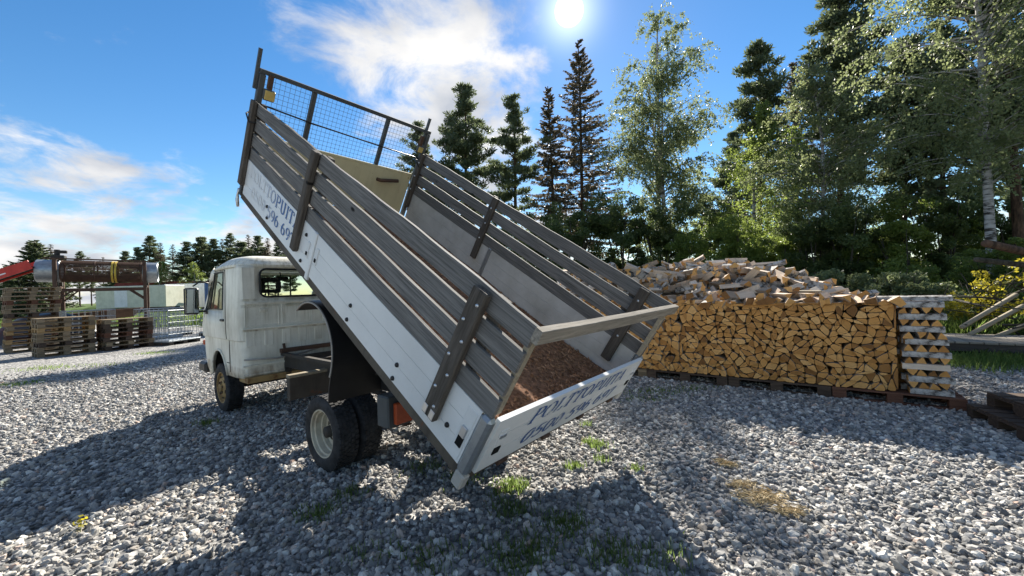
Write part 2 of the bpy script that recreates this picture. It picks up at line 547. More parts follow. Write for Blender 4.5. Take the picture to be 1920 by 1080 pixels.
class MB:
    def __init__(s):
        s.v, s.f, s.m, s.t = [], [], [], []

    def add(s, verts, faces, mat=0, M=None, tint=None):
        b = len(s.v)
        if M is not None:
            verts = [M @ Vector(p) for p in verts]
        s.v.extend([tuple(p) for p in verts])
        for i, f in enumerate(faces):
            s.f.append(tuple(b + k for k in f))
            s.m.append(mat if isinstance(mat, int) else mat[i])
            s.t.append(0.5 if tint is None else tint)
        return s

    def box(s, x0, x1, y0, y1, z0, z1, mat=0, M=None, bev=0.0):
        if bev <= 0:
            v = [(x, y, z) for x in (x0, x1) for y in (y0, y1) for z in (z0, z1)]
            f = [(0, 1, 3, 2), (4, 6, 7, 5), (0, 4, 5, 1), (2, 3, 7, 6), (0, 2, 6, 4), (1, 5, 7, 3)]
            return s.add(v, f, mat, M)
        # box with chamfered edges along all axes: 24 vertices
        v, idx = [], {}
        for ix, x in enumerate((x0, x1)):
            for iy, y in enumerate((y0, y1)):
                for iz, z in enumerate((z0, z1)):
                    sx, sy, sz = (1 if ix == 0 else -1), (1 if iy == 0 else -1), (1 if iz == 0 else -1)
                    for a in range(3):
                        p = [x + sx * bev, y + sy * bev, z + sz * bev]
                        p[a] = (x, y, z)[a]
                        idx[(ix, iy, iz, a)] = len(v)
                        v.append(tuple(p))
        f = []
        g = lambda ix, iy, iz, a: idx[(ix, iy, iz, a)]
        for e in (0, 1):
            f.append([g(e, 0, 0, 0), g(e, 0, 1, 0), g(e, 1, 1, 0), g(e, 1, 0, 0)][::(1 if e == 0 else -1)])
            f.append([g(0, e, 0, 1), g(1, e, 0, 1), g(1, e, 1, 1), g(0, e, 1, 1)][::(1 if e == 0 else -1)])
            f.append([g(0, 0, e, 2), g(0, 1, e, 2), g(1, 1, e, 2), g(1, 0, e, 2)][::(1 if e == 0 else -1)])
        for i in (0, 1):
            for j in (0, 1):
                f.append([g(0, i, j, 1), g(1, i, j, 1), g(1, i, j, 2), g(0, i, j, 2)])
                f.append([g(i, 0, j, 0), g(i, 1, j, 0), g(i, 1, j, 2), g(i, 0, j, 2)])
                f.append([g(i, j, 0, 0), g(i, j, 1, 0), g(i, j, 1, 1), g(i, j, 0, 1)])
        for i in (0, 1):
            for j in (0, 1):
                for k in (0, 1):
                    f.append([g(i, j, k, 0), g(i, j, k, 1), g(i, j, k, 2)])
        return s.add(v, [tuple(q) for q in f], mat, M)

    def tube(s, path, rad, n=8, mat=0, cap=True, M=None):
        path = [Vector(p) for p in path]
        if not hasattr(rad, '__len__'):
            rad = [rad] * len(path)
        v, f = [], []
        up = None
        for i, p in enumerate(path):
            d = (path[min(i + 1, len(path) - 1)] - path[max(i - 1, 0)]).normalized()
            if up is None:
                up = Vector((0, 0, 1)) if abs(d.z) < 0.9 else Vector((1, 0, 0))
            a = d.cross(up).normalized()
            up = a.cross(d).normalized()
            for k in range(n):
                t = 2 * math.pi * k / n
                v.append(p + (a * math.cos(t) + up * math.sin(t)) * rad[i])
        for i in range(len(path) - 1):
            for k in range(n):
                f.append((i * n + k, i * n + (k + 1) % n, (i + 1) * n + (k + 1) % n, (i + 1) * n + k))
        if cap:
            f.append(tuple(range(n))[::-1])
            f.append(tuple((len(path) - 1) * n + k for k in range(n)))
        return s.add(v, f, mat, M)

    def lathe(s, prof, n=32, mat=0, M=None, closed=False, mats=None):
        """profile (radius, axial) turned round local Y"""
        v, f, mm = [], [], []
        for k in range(n):
            t = 2 * math.pi * k / n
            for (r, a) in prof:
                v.append((r * math.cos(t), a, r * math.sin(t)))
        m = len(prof)
        for k in range(n):
            q = (k + 1) % n
            for i in range(m if closed else m - 1):
                j = (i + 1) % m
                f.append((k * m + i, k * m + j, q * m + j, q * m + i))
                mm.append(mats[i] if mats else mat)
        return s.add(v, f, mm, M)

    def prism(s, poly, y0, y1, mat=0, M=None):
        """polygon in (x, z), extruded along y"""
        n = len(poly)
        v = [(x, y0, z) for x, z in poly] + [(x, y1, z) for x, z in poly]
        f = [tuple(range(n)), tuple(range(n, 2 * n))[::-1]]
        f += [(i, i + n, (i + 1) % n + n, (i + 1) % n) for i in range(n)]
        return s.add(v, f, mat, M)

    def mesh(s, name, mats, smooth=False):
        me = bpy.data.meshes.new(name)
        me.from_pydata(s.v, [], s.f)
        for m in mats:
            me.materials.append(MATS[m] if isinstance(m, str) else m)
        me.polygons.foreach_set('material_index', s.m)
        if smooth:
            me.polygons.foreach_set('use_smooth', [True] * len(s.f))
        at = me.attributes.new('tint', 'FLOAT', 'FACE')
        at.data.foreach_set('value', s.t)
        bm = bmesh.new()
        bm.from_mesh(me)
        bmesh.ops.recalc_face_normals(bm, faces=bm.faces)
        bm.to_mesh(me)
        bm.free()
        return me

    def build(s, name, mats, parent=None, smooth=False, loc=None, rot=None):
        if isinstance(mats, str):
            mats = [mats]
        return link(name, s.mesh(name, mats, smooth), parent, loc, rot)


def link(name, me, parent=None, loc=None, rot=None):
    o = bpy.data.objects.new(name, me)
    COL.objects.link(o)
    if parent is not None:
        o.parent = parent
    if loc is not None:
        o.location = loc
    if rot is not None:
        o.rotation_euler = rot
    return o


def smooth_by_angle(o, ang=35):
    me = o.data
    bm = bmesh.new()
    bm.from_mesh(me)
    for f in bm.faces:
        f.smooth = True
    for e in bm.edges:
        if len(e.link_faces) == 2:
            e.smooth = e.calc_face_angle(0) < R_(ang)
    bm.to_mesh(me)
    bm.free()


def thing(name, label, cat, loc=(0, 0, 0), rz=0.0, group=None):
    o = bpy.data.objects.new(name, None)
    o.empty_display_size = 0.2
    COL.objects.link(o)
    o.location = loc
    o.rotation_euler = (0, 0, rz)
    return tag(o, label, cat, group)


def tag(o, label=None, cat=None, group=None, kind=None):
    if label:
        o['label'] = label
    if cat:
        o['category'] = cat
    if group:
        o['group'] = group
    if kind:
        o['kind'] = kind
    return o


def copy_tree(root, label, loc, rz, scale, group=None):
    r = root.copy()
    COL.objects.link(r)
    r.location, r.rotation_euler, r.scale = loc, (0, 0, rz), scale
    tag(r, label, None, group)
    for ch in list(root.children):
        c = ch.copy()
        COL.objects.link(c)
        c.parent = r
    return r


def fast_mesh(name, verts, faces, mats, tint=None, smooth=False, mat_idx=None):
    """verts (n,3), faces (m,k) numpy"""
    me = bpy.data.meshes.new(name)
    n, m, k = len(verts), len(faces), faces.shape[1]
    me.vertices.add(n)
    me.vertices.foreach_set('co', np.asarray(verts, np.float32).ravel())
    me.loops.add(m * k)
    me.loops.foreach_set('vertex_index', np.asarray(faces, np.int32).ravel())
    me.polygons.add(m)
    me.polygons.foreach_set('loop_start', np.arange(0, m * k, k, dtype=np.int32))
    for q in mats:
        me.materials.append(MATS[q])
    if mat_idx is not None:
        me.polygons.foreach_set('material_index', np.asarray(mat_idx, np.int32))
    me.update(calc_edges=True)
    if tint is not None:
        at = me.attributes.new('tint', 'FLOAT', 'FACE')
        at.data.foreach_set('value', np.asarray(tint, np.float32))
    return me

# ------------------------------------------------------------------ ground
def ground_mat():
    m, nt, b = principled('yard_ground', 0.9, 0, 0.2)
    tc = nd(nt, 'ShaderNodeTexCoord')
    P = tc.outputs['Object']
    vo = nd(nt, 'ShaderNodeTexVoronoi')
    vo.inputs['Scale'].default_value = 26
    nt.links.new(P, vo.inputs['Vector'])
    sp = nd(nt, 'ShaderNodeSeparateColor')
    nt.links.new(vo.outputs['Color'], sp.inputs[0])
    stone = ramp(nt, sp.outputs[0], [(0.0, (0.16, 0.16, 0.155)), (0.55, (0.34, 0.33, 0.315)), (0.9, (0.56, 0.54, 0.50))])
    gap = mrange(nt, vo.outputs['Distance'], 0.35, 0.75, 0, 0.75)
    grav = mixc(nt, gap, stone, (0.05, 0.052, 0.055))
    n = noise(nt, P, 0.35, 6, 0.6)
    n2 = noise(nt, P, 5, 6, 0.65)
    grass = ramp(nt, n2, [(0.3, (0.045, 0.06, 0.02)), (0.6, (0.09, 0.13, 0.03)), (0.8, (0.15, 0.16, 0.06))])
    s = nd(nt, 'ShaderNodeSeparateXYZ')
    nt.links.new(P, s.inputs[0])

    def math2(op, a, bb):
        q = nd(nt, 'ShaderNodeMath', operation=op)
        for i, x in enumerate((a, bb)):
            if isinstance(x, (int, float)):
                q.inputs[i].default_value = x
            else:
                nt.links.new(x, q.inputs[i])
        return q.outputs[0]
    wob = math2('MULTIPLY', math2('SUBTRACT', n, 0.5), 5.0)
    yy = math2('ADD', s.outputs[1], wob)
    xx = math2('ADD', s.outputs[0], wob)
    back = math2('MULTIPLY', mrange(nt, yy, 9.5, 10.6), mrange(nt, xx, 0.5, 2.0))
    right = math2('MULTIPLY', mrange(nt, xx, 7.0, 8.3), mrange(nt, yy, 5.6, 6.6))
    far = mrange(nt, yy, 22, 24)
    msk = math2('MAXIMUM', math2('MAXIMUM', back, right), far)
    # moss and weeds creeping into the gravel here and there
    n3 = noise(nt, P, 0.9, 7, 0.7)
    weeds = mrange(nt, n3, 0.64, 0.72, 0, 0.6)
    c = mixc(nt, weeds, grav, (0.075, 0.09, 0.035))
    c = mixc(nt, msk, c, grass)
    nt.links.new(c, b.inputs['Base Color'])
    h = mixc(nt, 0.6, sp.outputs[1], vo.outputs['Distance'])
    bump(nt, b, h, 0.9, 0.02)
    return m


ground_mat()
mb = MB()
xs = [-900, -300, -100, -40, -20, -10, 0, 10, 20, 40, 100, 300, 900]
ys = [-300, -60, -20, -8, 0, 8, 20, 40, 100, 300, 900, 1600]
mb.v = [(x, y, 0) for y in ys for x in xs]
nx = len(xs)
mb.f = [(j * nx + i, j * nx + i + 1, (j + 1) * nx + i + 1, (j + 1) * nx + i) for j in range(len(ys) - 1) for i in range(nx - 1)]
mb.m = [0] * len(mb.f)
mb.t = [0.5] * len(mb.f)
tag(mb.build('ground', ['yard_ground']), 'grey crushed stone yard running out to grass and woods', None, kind='structure')


def stone_mat():
    m, nt, b = principled('crushed_stone', 0.8, 0, 0.3)
    oi = nd(nt, 'ShaderNodeObjectInfo')
    c = ramp(nt, oi.outputs['Random'], [(0.0, (0.10, 0.10, 0.097)), (0.3, (0.24, 0.235, 0.225)), (0.6, (0.41, 0.395, 0.37)), (0.75, (0.32, 0.28, 0.23)), (0.84, (0.56, 0.54, 0.49)), (0.94, (0.74, 0.715, 0.65)), (1.0, (0.48, 0.33, 0.25))])
    tc = nd(nt, 'ShaderNodeTexCoord')
    n = noise(nt, tc.outputs['Object'], 1.6, 4, 0.7)
    c = mixc(nt, mrange(nt, n, 0.3, 0.75, 0, 0.4), c, (0.10, 0.105, 0.11))
    nt.links.new(c, b.inputs['Base Color'])
    return m


stone_mat()


def make_gravel():
    # emitter sheet: only where the yard is near enough to tell stones apart
    vs, fs = [], []
    step = 0.5
    cells = {}
    dens = []
    for j in range(0, 32):
        for i in range(-44, 26):
            x0, y0 = i * step, 0.6 + j * step
            xc_, yc_ = x0 + step / 2, y0 + step / 2
            if abs(xc_) > 1.5 * yc_ + 1.6:
                continue
            if xc_ > 8 and yc_ > 6.5 or (yc_ > 10.0 and xc_ > 1):
                continue
            d = math.hypot(xc_, yc_)
            q = []
            for (a, c) in ((i, j), (i + 1, j), (i + 1, j + 1), (i, j + 1)):
                if (a, c) not in cells:
                    cells[(a, c)] = len(vs)
                    X, Y = a * step, 0.6 + c * step
                    vs.append((X, Y, 0.004))
                    dd = math.hypot(X, Y)
                    dens.append(max(0.0, min(1.0, 1.12 - 0.075 * dd)) if dd > 2.5 else 1.0)
                q.append(cells[(a, c)])
            fs.append(tuple(q))
    me = bpy.data.meshes.new('gravel')
    me.from_pydata(vs, [], fs)
    at = me.attributes.new('dens', 'FLOAT', 'POINT')
    at.data.foreach_set('value', dens)
    ob = link('gravel', me)
    ng = bpy.data.node_groups.new('gravel_scatter', 'GeometryNodeTree')
    ng.interface.new_socket('Geometry', in_out='INPUT', socket_type='NodeSocketGeometry')
    ng.interface.new_socket('Geometry', in_out='OUTPUT', socket_type='NodeSocketGeometry')
    L = ng.links.new
    gi, go = ng.nodes.new('NodeGroupInput'), ng.nodes.new('NodeGroupOutput')
    dp = ng.nodes.new('GeometryNodeDistributePointsOnFaces')
    na = ng.nodes.new('GeometryNodeInputNamedAttribute')
    na.data_type = 'FLOAT'
    na.inputs[0].default_value = 'dens'
    mu = ng.nodes.new('ShaderNodeMath')
    mu.operation = 'MULTIPLY'
    mu.inputs[1].default_value = 1500
    L(na.outputs[0], mu.inputs[0])
    L(gi.outputs[0], dp.inputs['Mesh'])
    L(mu.outputs[0], dp.inputs['Density'])
    dp.inputs['Seed'].default_value = 3
    jn = ng.nodes.new('GeometryNodeGeometryToInstance')
    for k in range(7):
        ic = ng.nodes.new('GeometryNodeMeshIcoSphere')
        ic.inputs['Radius'].default_value = 1.0
        ic.inputs['Subdivisions'].default_value = 2
        po = ng.nodes.new('GeometryNodeInputPosition')
        ofs = ng.nodes.new('ShaderNodeVectorMath')
        ofs.operation = 'ADD'
        ofs.inputs[1].default_value = (k * 7.3, k * 3.1, -k * 5.7)
        L(po.outputs[0], ofs.inputs[0])
        nz = ng.nodes.new('ShaderNodeTexVoronoi')
        nz.inputs['Scale'].default_value = 0.9
        L(ofs.outputs[0], nz.inputs['Vector'])
        sc = ng.nodes.new('ShaderNodeMath')
        sc.operation = 'MULTIPLY_ADD'
        sc.inputs[1].default_value = -0.8
        sc.inputs[2].default_value = 1.25
        L(nz.outputs['Distance'], sc.inputs[0])
        vm = ng.nodes.new('ShaderNodeVectorMath')
        vm.operation = 'SCALE'
        L(po.outputs[0], vm.inputs[0])
        L(sc.outputs[0], vm.inputs['Scale'])
        sp = ng.nodes.new('GeometryNodeSetPosition')
        L(ic.outputs['Mesh'], sp.inputs['Geometry'])
        L(vm.outputs[0], sp.inputs['Position'])
        tr = ng.nodes.new('GeometryNodeTransform')
        tr.inputs['Scale'].default_value = (1.0 + 0.1 * (k % 3), 0.72 + 0.06 * (k % 4), 0.55 + 0.05 * (k % 5))
        L(sp.outputs[0], tr.inputs['Geometry'])
        sm = ng.nodes.new('GeometryNodeSetMaterial')
        sm.inputs['Material'].default_value = MATS['crushed_stone']
        L(tr.outputs[0], sm.inputs['Geometry'])
        L(sm.outputs[0], jn.inputs[0])
    ip = ng.nodes.new('GeometryNodeInstanceOnPoints')
    L(dp.outputs['Points'], ip.inputs['Points'])
    L(jn.outputs[0], ip.inputs['Instance'])
    ip.inputs['Pick Instance'].default_value = True
    rr = ng.nodes.new('FunctionNodeRandomValue')
    rr.data_type = 'FLOAT_VECTOR'
    rr.inputs[0].default_value = (-0.95, -0.95, 0)
    rr.inputs[1].default_value = (0.95, 0.95, 6.283)
    L(rr.outputs[0], ip.inputs['Rotation'])
    rs = ng.nodes.new('FunctionNodeRandomValue')
    rs.data_type = 'FLOAT'
    rs.inputs['Seed'].default_value = 11
    rs.inputs[2].default_value = 0.0
    rs.inputs[3].default_value = 1.0
    pw = ng.nodes.new('ShaderNodeMath')
    pw.operation = 'POWER'
    pw.inputs[1].default_value = 3.0
    L(rs.outputs[1], pw.inputs[0])
    ma = ng.nodes.new('ShaderNodeMath')
    ma.operation = 'MULTIPLY_ADD'
    ma.inputs[1].default_value = 0.030
    ma.inputs[2].default_value = 0.0115
    L(pw.outputs[0], ma.inputs[0])
    L(ma.outputs[0], ip.inputs['Scale'])
    L(ip.outputs[0], go.inputs[0])
    md = ob.modifiers.new('scatter', 'NODES')
    md.node_group = ng
    me.materials.append(MATS['crushed_stone'])
    tag(ob, 'loose grey crushed stones covering the yard', 'gravel', kind='stuff')


make_gravel()


# ------------------------------------------------------------------ vegetation
def rand_unit(n):
    v = rng.normal(size=(n, 3))
    return v / np.linalg.norm(v, axis=1, keepdims=True)


def leaf_quads(pos, size, aspect=0.6, dirs=None, flat=0.0):
    """diamond leaves at pos; dirs = long axis"""
    n = len(pos)
    a = rand_unit(n) if dirs is None else dirs / np.linalg.norm(dirs, axis=1, keepdims=True)
    b = np.cross(a, rand_unit(n))
    b /= np.linalg.norm(b, axis=1, keepdims=True) + 1e-9
    sz = np.asarray(size) * rng.uniform(0.65, 1.35, n)
    a = a * sz[:, None]
    b = b * (sz * aspect)[:, None] * 0.5
    v = np.stack([pos - a * 0.5, pos + b - a * 0.05, pos + a * 0.5, pos - b - a * 0.05], 1).reshape(-1, 3)
    f = np.arange(n * 4).reshape(n, 4)
    return v, f


def crown_mesh(name, v, f, mat, tint):
    return fast_mesh(name, v, f, [mat], tint)


def curve_pts(p0, d, length, droop, n=7, up=0.0):
    pts = [np.array(p0, float)]
    d = np.array(d, float)
    d /= np.linalg.norm(d)
    for i in range(n):
        pts.append(pts[-1] + d * length / n)
        d = d + np.array([0, 0, -droop / n + up / n])
        d /= np.linalg.norm(d)
    return np.array(pts)


def trunk_path(H, lean=0.02, wob=0.12, n=9):
    z = np.linspace(0, H, n)
    ph = rng.uniform(0, 6, 2)
    x = wob * np.sin(z / H * 5 + ph[0]) * (z / H) + lean * z * math.cos(ph[1]) * 0.5
    y = wob * np.cos(z / H * 4 + ph[1]) * (z / H) + lean * z * math.sin(ph[1]) * 0.5
    return np.stack([x - x[0], y - y[0], z], 1)


def at_path(path, t):
    k = t * (len(path) - 1)
    i = int(min(k, len(path) - 2))
    return path[i] * (1 - (k - i)) + path[i + 1] * (k - i)


def tree_root(name, label, cat, loc, trunk_mb, tmat, crown_me, group=None, rz=0.0, scale=(1, 1, 1)):
    r = thing(name, label, cat, loc, rz, group)
    r.scale = scale
    t = trunk_mb.build('trunk', [tmat], r, smooth=True)
    link('crown', crown_me, r)
    return r


def birch(name, label, loc, H=22, spread=3.2, base=0.12, limbs=95, leaf=0.15, mat='birch_leaf', stems=1, group=None, twl=(0.5, 1.9), per=15, tmat='birch_trunk', rad=None, cat='tree', prof=None):
    mb = MB()
    P = []
    for s in range(stems):
        path = trunk_path(H * (1 if s == 0 else rng.uniform(.75, .95)), 0.03, 0.35)
        if s:
            path = path * np.array([1, 1, 1]) + np.array([rng.uniform(-.6, .6), rng.uniform(-.5, .5), -0.2])
        r0 = (rad or H * 0.0085) * (1 if s == 0 else .8)
        mb.tube(path, [r0 * (1.25 if i == 0 else 1) * (1 - i / len(path)) ** 0.8 + 0.012 for i in range(len(path))], 8)
        HH = path[-1][2]
        for i in range(limbs // stems):
            t = base + (1 - base) * rng.beta(1.15, 1.1)
            p0 = at_path(path, min(t, .99))
            az = rng.uniform(0, 2 * math.pi)
            pr = (prof or (lambda q: (0.35 + 1.4 * q) if q < .42 else (0.93 * (1 - q) / .58 + .10)))((t - base) / (1 - base))
            ln = spread * pr * rng.uniform(0.55, 1.2)
            el = rng.uniform(0.35, 1.0)
            d = (math.cos(az) * math.cos(el), math.sin(az) * math.cos(el), math.sin(el))
            c = curve_pts(p0, d, ln * 1.15, 1.0)
            mb.tube(c, [max(0.008, 0.012 * ln * (1 - k / len(c))) for k in range(len(c))], 4, cap=False)
            nt_ = max(4, int(ln * 4.2))
            for j in range(nt_):
                tt = rng.uniform(0.25, 1.0)
                q = at_path(c, tt)
                tl = rng.uniform(*twl) * (0.5 + 0.5 * pr)
                td = rng.normal(size=3) * 0.55 + np.array([d[0] * .5, d[1] * .5, -0.25])
                tw = curve_pts(q, td, tl, 1.7, 5)
                mm = int(per * rng.uniform(.5, 1.3))
                ts = rng.uniform(0, 1, mm)
                idx = np.minimum((ts * 5).astype(int), 4)
                fr = ts * 5 - idx
                pts = tw[idx] * (1 - fr[:, None]) + tw[idx + 1] * fr[:, None]
                P.append(pts + rng.normal(size=(mm, 3)) * 0.085)
    P = np.concatenate(P)
    dr = rand_unit(len(P)) * 0.9 + np.array([0, 0, -0.8])
    v, f = leaf_quads(P, leaf, 0.7, dr)
    tint = np.clip(0.5 + 0.28 * rng.normal(size=len(P)), 0, 1)
    return tree_root(name, label, cat, loc, mb, tmat, crown_mesh('crown', v, f, mat, tint), group)


def pine(name, label, loc, H=22, spread=2.8, base=0.42, limbs=34,  mat='pine_needle', group=None, tufts=78, shape=None):
    mb = MB()
    path = trunk_path(H, 0.015, 0.25)
    r0 = H * 0.0105
    mb.tube(path, [r0 * (1.2 if i == 0 else 1) * (1 - i / len(path)) ** 0.75 + 0.015 for i in range(len(path))], 8)
    P, Dv = [], []
    for i in range(limbs):
        t = base + (1 - base) * (i + rng.uniform(0, 1)) / limbs
        p0 = at_path(path, min(t, .985))
        az = i * 2.4 + rng.uniform(-.6, .6)
        q = (t - base) / (1 - base)
        pr = (0.55 + 0.75 * q) if q < .45 else (0.9 * (1 - q) / .55 + .12)
        ln = spread * pr * rng.uniform(0.55, 1.2)
        el = rng.uniform(-0.1, 0.45) + 0.5 * q
        d = (math.cos(az) * math.cos(el), math.sin(az) * math.cos(el), math.sin(el))
        c = curve_pts(p0, d, ln, 0.0, 6, up=0.35)
        mb.tube(c, [max(0.012, 0.022 * ln * (1 - k / len(c))) for k in range(len(c))], 4, cap=False)
        npads = max(3, int(ln * 2.3))
        for j in range(npads):
            tt = rng.uniform(0.35, 1.02)
            ctr = at_path(c, min(tt, 1)) + rng.normal(size=3) * np.array([.3, .3, .12]) * ln * .35
            rr = rng.uniform(.45, .92) * (0.6 + 0.3 * pr)
            n = int(tufts * (rr / .55) ** 2)
            o = rand_unit(n) * (rng.uniform(0, 1, n) ** 0.45)[:, None] * np.array([rr * 1.15, rr * 1.15, rr * .55])
            P.append(ctr + o)
            dd = o / rr + rand_unit(n) * .7 + np.array([0, 0, .55])
            Dv.append(dd)
    P, Dv = np.concatenate(P), np.concatenate(Dv)
    v, f = leaf_quads(P, 0.36, 0.32, Dv)
    tint = np.clip(0.45 + 0.3 * rng.normal(size=len(P)), 0, 1)
    return tree_root(name, label, 'tree', loc, mb, 'pine_trunk', crown_mesh('crown', v, f, mat, tint), group)


def spruce(name, label, loc, H=26, spread=3.6, base=0.10, mat='spruce_needle', group=None, whorls=46, sprays=22):
    mb = MB()
    path = trunk_path(H, 0.008, 0.1)
    r0 = H * 0.009
    mb.tube(path, [r0 * (1.2 if i == 0 else 1) * (1 - i / len(path)) ** 0.85 + 0.012 for i in range(len(path))], 8)
    P, Dv, S = [], [], []
    for w in range(whorls):
        t = base + (1 - base) * ((w + rng.uniform(0, .6)) / whorls) ** 0.92
        q = (t - base) / (1 - base)
        nb = int(rng.integers(6, 10)) if q < .93 else 5
        for b in range(nb):
            p0 = at_path(path, min(t, .99))
            az = rng.uniform(0, 2 * math.pi)
            ln = spread * (1.02 - q) ** 0.8 * rng.uniform(0.62, 1.12) + 0.15
            el = -0.25 + 0.75 * q + rng.uniform(-.12, .12)
            d = (math.cos(az) * math.cos(el), math.sin(az) * math.cos(el), math.sin(el))
            c = curve_pts(p0, d, ln, 0.25 * (1 - q), 6, up=0.45 * (1 - q))
            mb.tube(c, [max(0.008, 0.013 * ln * (1 - k / len(c))) for k in range(len(c))], 4, cap=False)
            n = max(5, int(sprays * (0.35 + ln * 0.55)))
            ts = rng.uniform(0.12, 1.0, n) ** 0.8
            idx = np.minimum((ts * 6).astype(int), 5)
            fr = ts * 6 - idx
            pts = c[idx] * (1 - fr[:, None]) + c[idx + 1] * fr[:, None]
            side = np.array([-d[1], d[0], 0]) * rng.choice([-1, 1], n)[:, None]
            wd = np.minimum(0.5, 0.16 * ln + .06)
            off = side * (rng.uniform(0, 1, n) * wd * (1.15 - ts))[:, None]
            hang = rng.uniform(0, 1, n) * 0.30 * (1 - q * .7)
            P.append(pts + off + np.stack([np.zeros(n), np.zeros(n), -hang], 1))
            Dv.append(np.array(d) * .6 + side * .8 + rand_unit(n) * .35 + np.array([0, 0, -.55 * (1 - q)]))
    P, Dv = np.concatenate(P), np.concatenate(Dv)
    v, f = leaf_quads(P, 0.36, 0.32, Dv)
    tint = np.clip(0.4 + 0.3 * rng.normal(size=len(P)), 0, 1)
    return tree_root(name, label, 'tree', loc, mb, 'pine_trunk', crown_mesh('crown', v, f, mat, tint), group)


def bush(name, label, loc, H=4, spread=2.0, mat='dark_leaf', leaf=0.13, clumps=46, per=210, group=None, cat='bush'):
    mb = MB()
    P = []
    for i in range(9):
        az = rng.uniform(0, 6.28)
        top = np.array([math.cos(az) * spread * rng.uniform(.2, .7), math.sin(az) * spread * rng.uniform(.2, .7), H * rng.uniform(.6, .95)])
        c = np.array([[math.cos(az) * .12, math.sin(az) * .12, -0.05], top * np.array([.45, .45, .5]) + rng.normal(size=3) * .08, top])
        mb.tube(c, [0.035 * H / 4, 0.024 * H / 4, 0.008], 5)
        for k in range(clumps // 9 + 1):
            tt = rng.uniform(.15, 1)
            ctr = at_path(c, tt) + rng.normal(size=3) * np.array([spread, spread, H * .28]) * .26
            ctr[2] = max(ctr[2], .25)
            rr = rng.uniform(.25, .55) * spread * .42
            n = int(per * rng.uniform(.6, 1.2))
            P.append(ctr + rand_unit(n) * (rng.uniform(0, 1, n) ** .4)[:, None] * np.array([rr, rr, rr * .8]))
    P = np.concatenate(P)
    P[:, 2] = np.maximum(P[:, 2], 0.03)
    dr = rand_unit(len(P)) + np.array([0, 0, -.3])
    v, f = leaf_quads(P, leaf, 0.65, dr)
    tint = np.clip(0.5 + 0.3 * rng.normal(size=len(P)), 0, 1)
    return tree_root(name, label, cat, loc, mb, 'grey_bark', crown_mesh('crown', v, f, mat, tint), group)


def px(u, Y):
    """ground position seen at picture column u, Y metres ahead"""
    r = cam_ray(u, 535 - (u - 960) * 0.0326)
    return (r.x / r.y * Y, Y, 0)


def ht(vtop, u, Y):
    r = cam_ray(u, vtop)
    return CAM_H + r.z / r.y * Y


# the row behind the firewood, left to right
pA = pine('pine_tree', 'full dark pine behind the raised truck bed, left of the slender pine', px(878, 40), ht(165, 878, 40), 4.3, .22, 74)
pB = pine('pine_tree', 'slender pine with a light green birch growing under it', px(972, 42), ht(176, 972, 42), 3.5, .40, 44)
sC = spruce('spruce_tree', 'tall pointed brownish spruce under the sun', px(1096, 42), ht(76, 1096, 42), 6.2, .10, whorls=48, sprays=38)
sC2 = spruce('spruce_tree', 'shorter ragged spruce leaning against the tall pointed spruce', px(1042, 43), ht(160, 1042, 43), 3.8, .2, whorls=38, sprays=34)
bD = birch('birch_tree', 'tall free-standing birch with drooping twigs beside the spruce', px(1252, 32), ht(26, 1252, 32), 4.4, .08, 230, .155, stems=3, per=24, prof=lambda q: (.45 + 1.3 * q) if q < .35 else (.92 if q < .72 else .92 - (q - .72) * 1.9))
pE = pine('pine_tree', 'pine with a rounded crown rising out of a birch', px(1428, 30), ht(84, 1428, 30), 2.6, .48, 42)
bE = birch('birch_tree', 'leafy birch wrapped round the lower half of a round-crowned pine', px(1420, 28), ht(200, 1420, 28), 3.0, .06, 120, .14, per=25, mat='bright_leaf')
bF = birch('birch_tree', 'pale silvery birch with a visible white trunk in front of the tallest pine', px(1545, 22), ht(110, 1545, 22), 3.4, .14, 170, .12, per=24)
pG = pine('pine_tree', 'tallest pine, its irregular top above the silvery birch', px(1580, 25), ht(-25, 1580, 25), 3.1, .36, 62)
bH = birch('birch_tree', 'big leafy birch with a white trunk towering over the brush pile', px(1862, 15), 17.5, 4.4, .26, 190, .105, per=28)
pI = pine('pine_tree', 'dark pine between the silvery birch and the big leafy birch', px(1700, 24), ht(80, 1700, 24), 3.0, .44, 40)
pJ = spruce('spruce_tree', 'dark spruce with a bare lower trunk beside the big leafy birch', px(1775, 23), ht(40, 1775, 23), 3.6, .34, whorls=40, sprays=32, mat='pine_needle')
pK = copy_tree(pG, 'dark pine trunk at the edge of the woods past the big leafy birch', px(1912, 17), 2.2, (0.85, .85, .95))
bL = copy_tree(bF, 'young birch under the slender pine behind the truck bed', px(982, 38), 1.3, (.75, .75, .56))
# second rank, seen in the gaps
G2 = 'trees further back in the woods'
for (src, u, Y, s, rz, lab) in ((sC2, 1500, 38, .95, 2.0, 'narrow spruce behind the silvery birch'), 
                                (pI, 1900, 33, 1.1, 3.3, 'pine deep in the woods behind the brush pile'), 
                                (pA, 1385, 46, .85, 5.0, 'pine in the gap between the free-standing birch and the round-crowned pine'), (bF, 1600, 33, .9, 2.6, 'birch behind the trunk of the tallest pine'), (bE, 1480, 32, 1.0, .9, 'leafy birch between the round-crowned pine and the silvery birch'),
                                (pI, 1330, 50, .8, 2.2, 'far pine seen low through the free-standing birch')):
    copy_tree(src, lab, px(u, Y), rz, (s, s, s), G2)
copy_tree(pB, 'pine whose top shows behind the wire headboard of the truck', px(798, 40), 2.0, (.8, .8, .84))
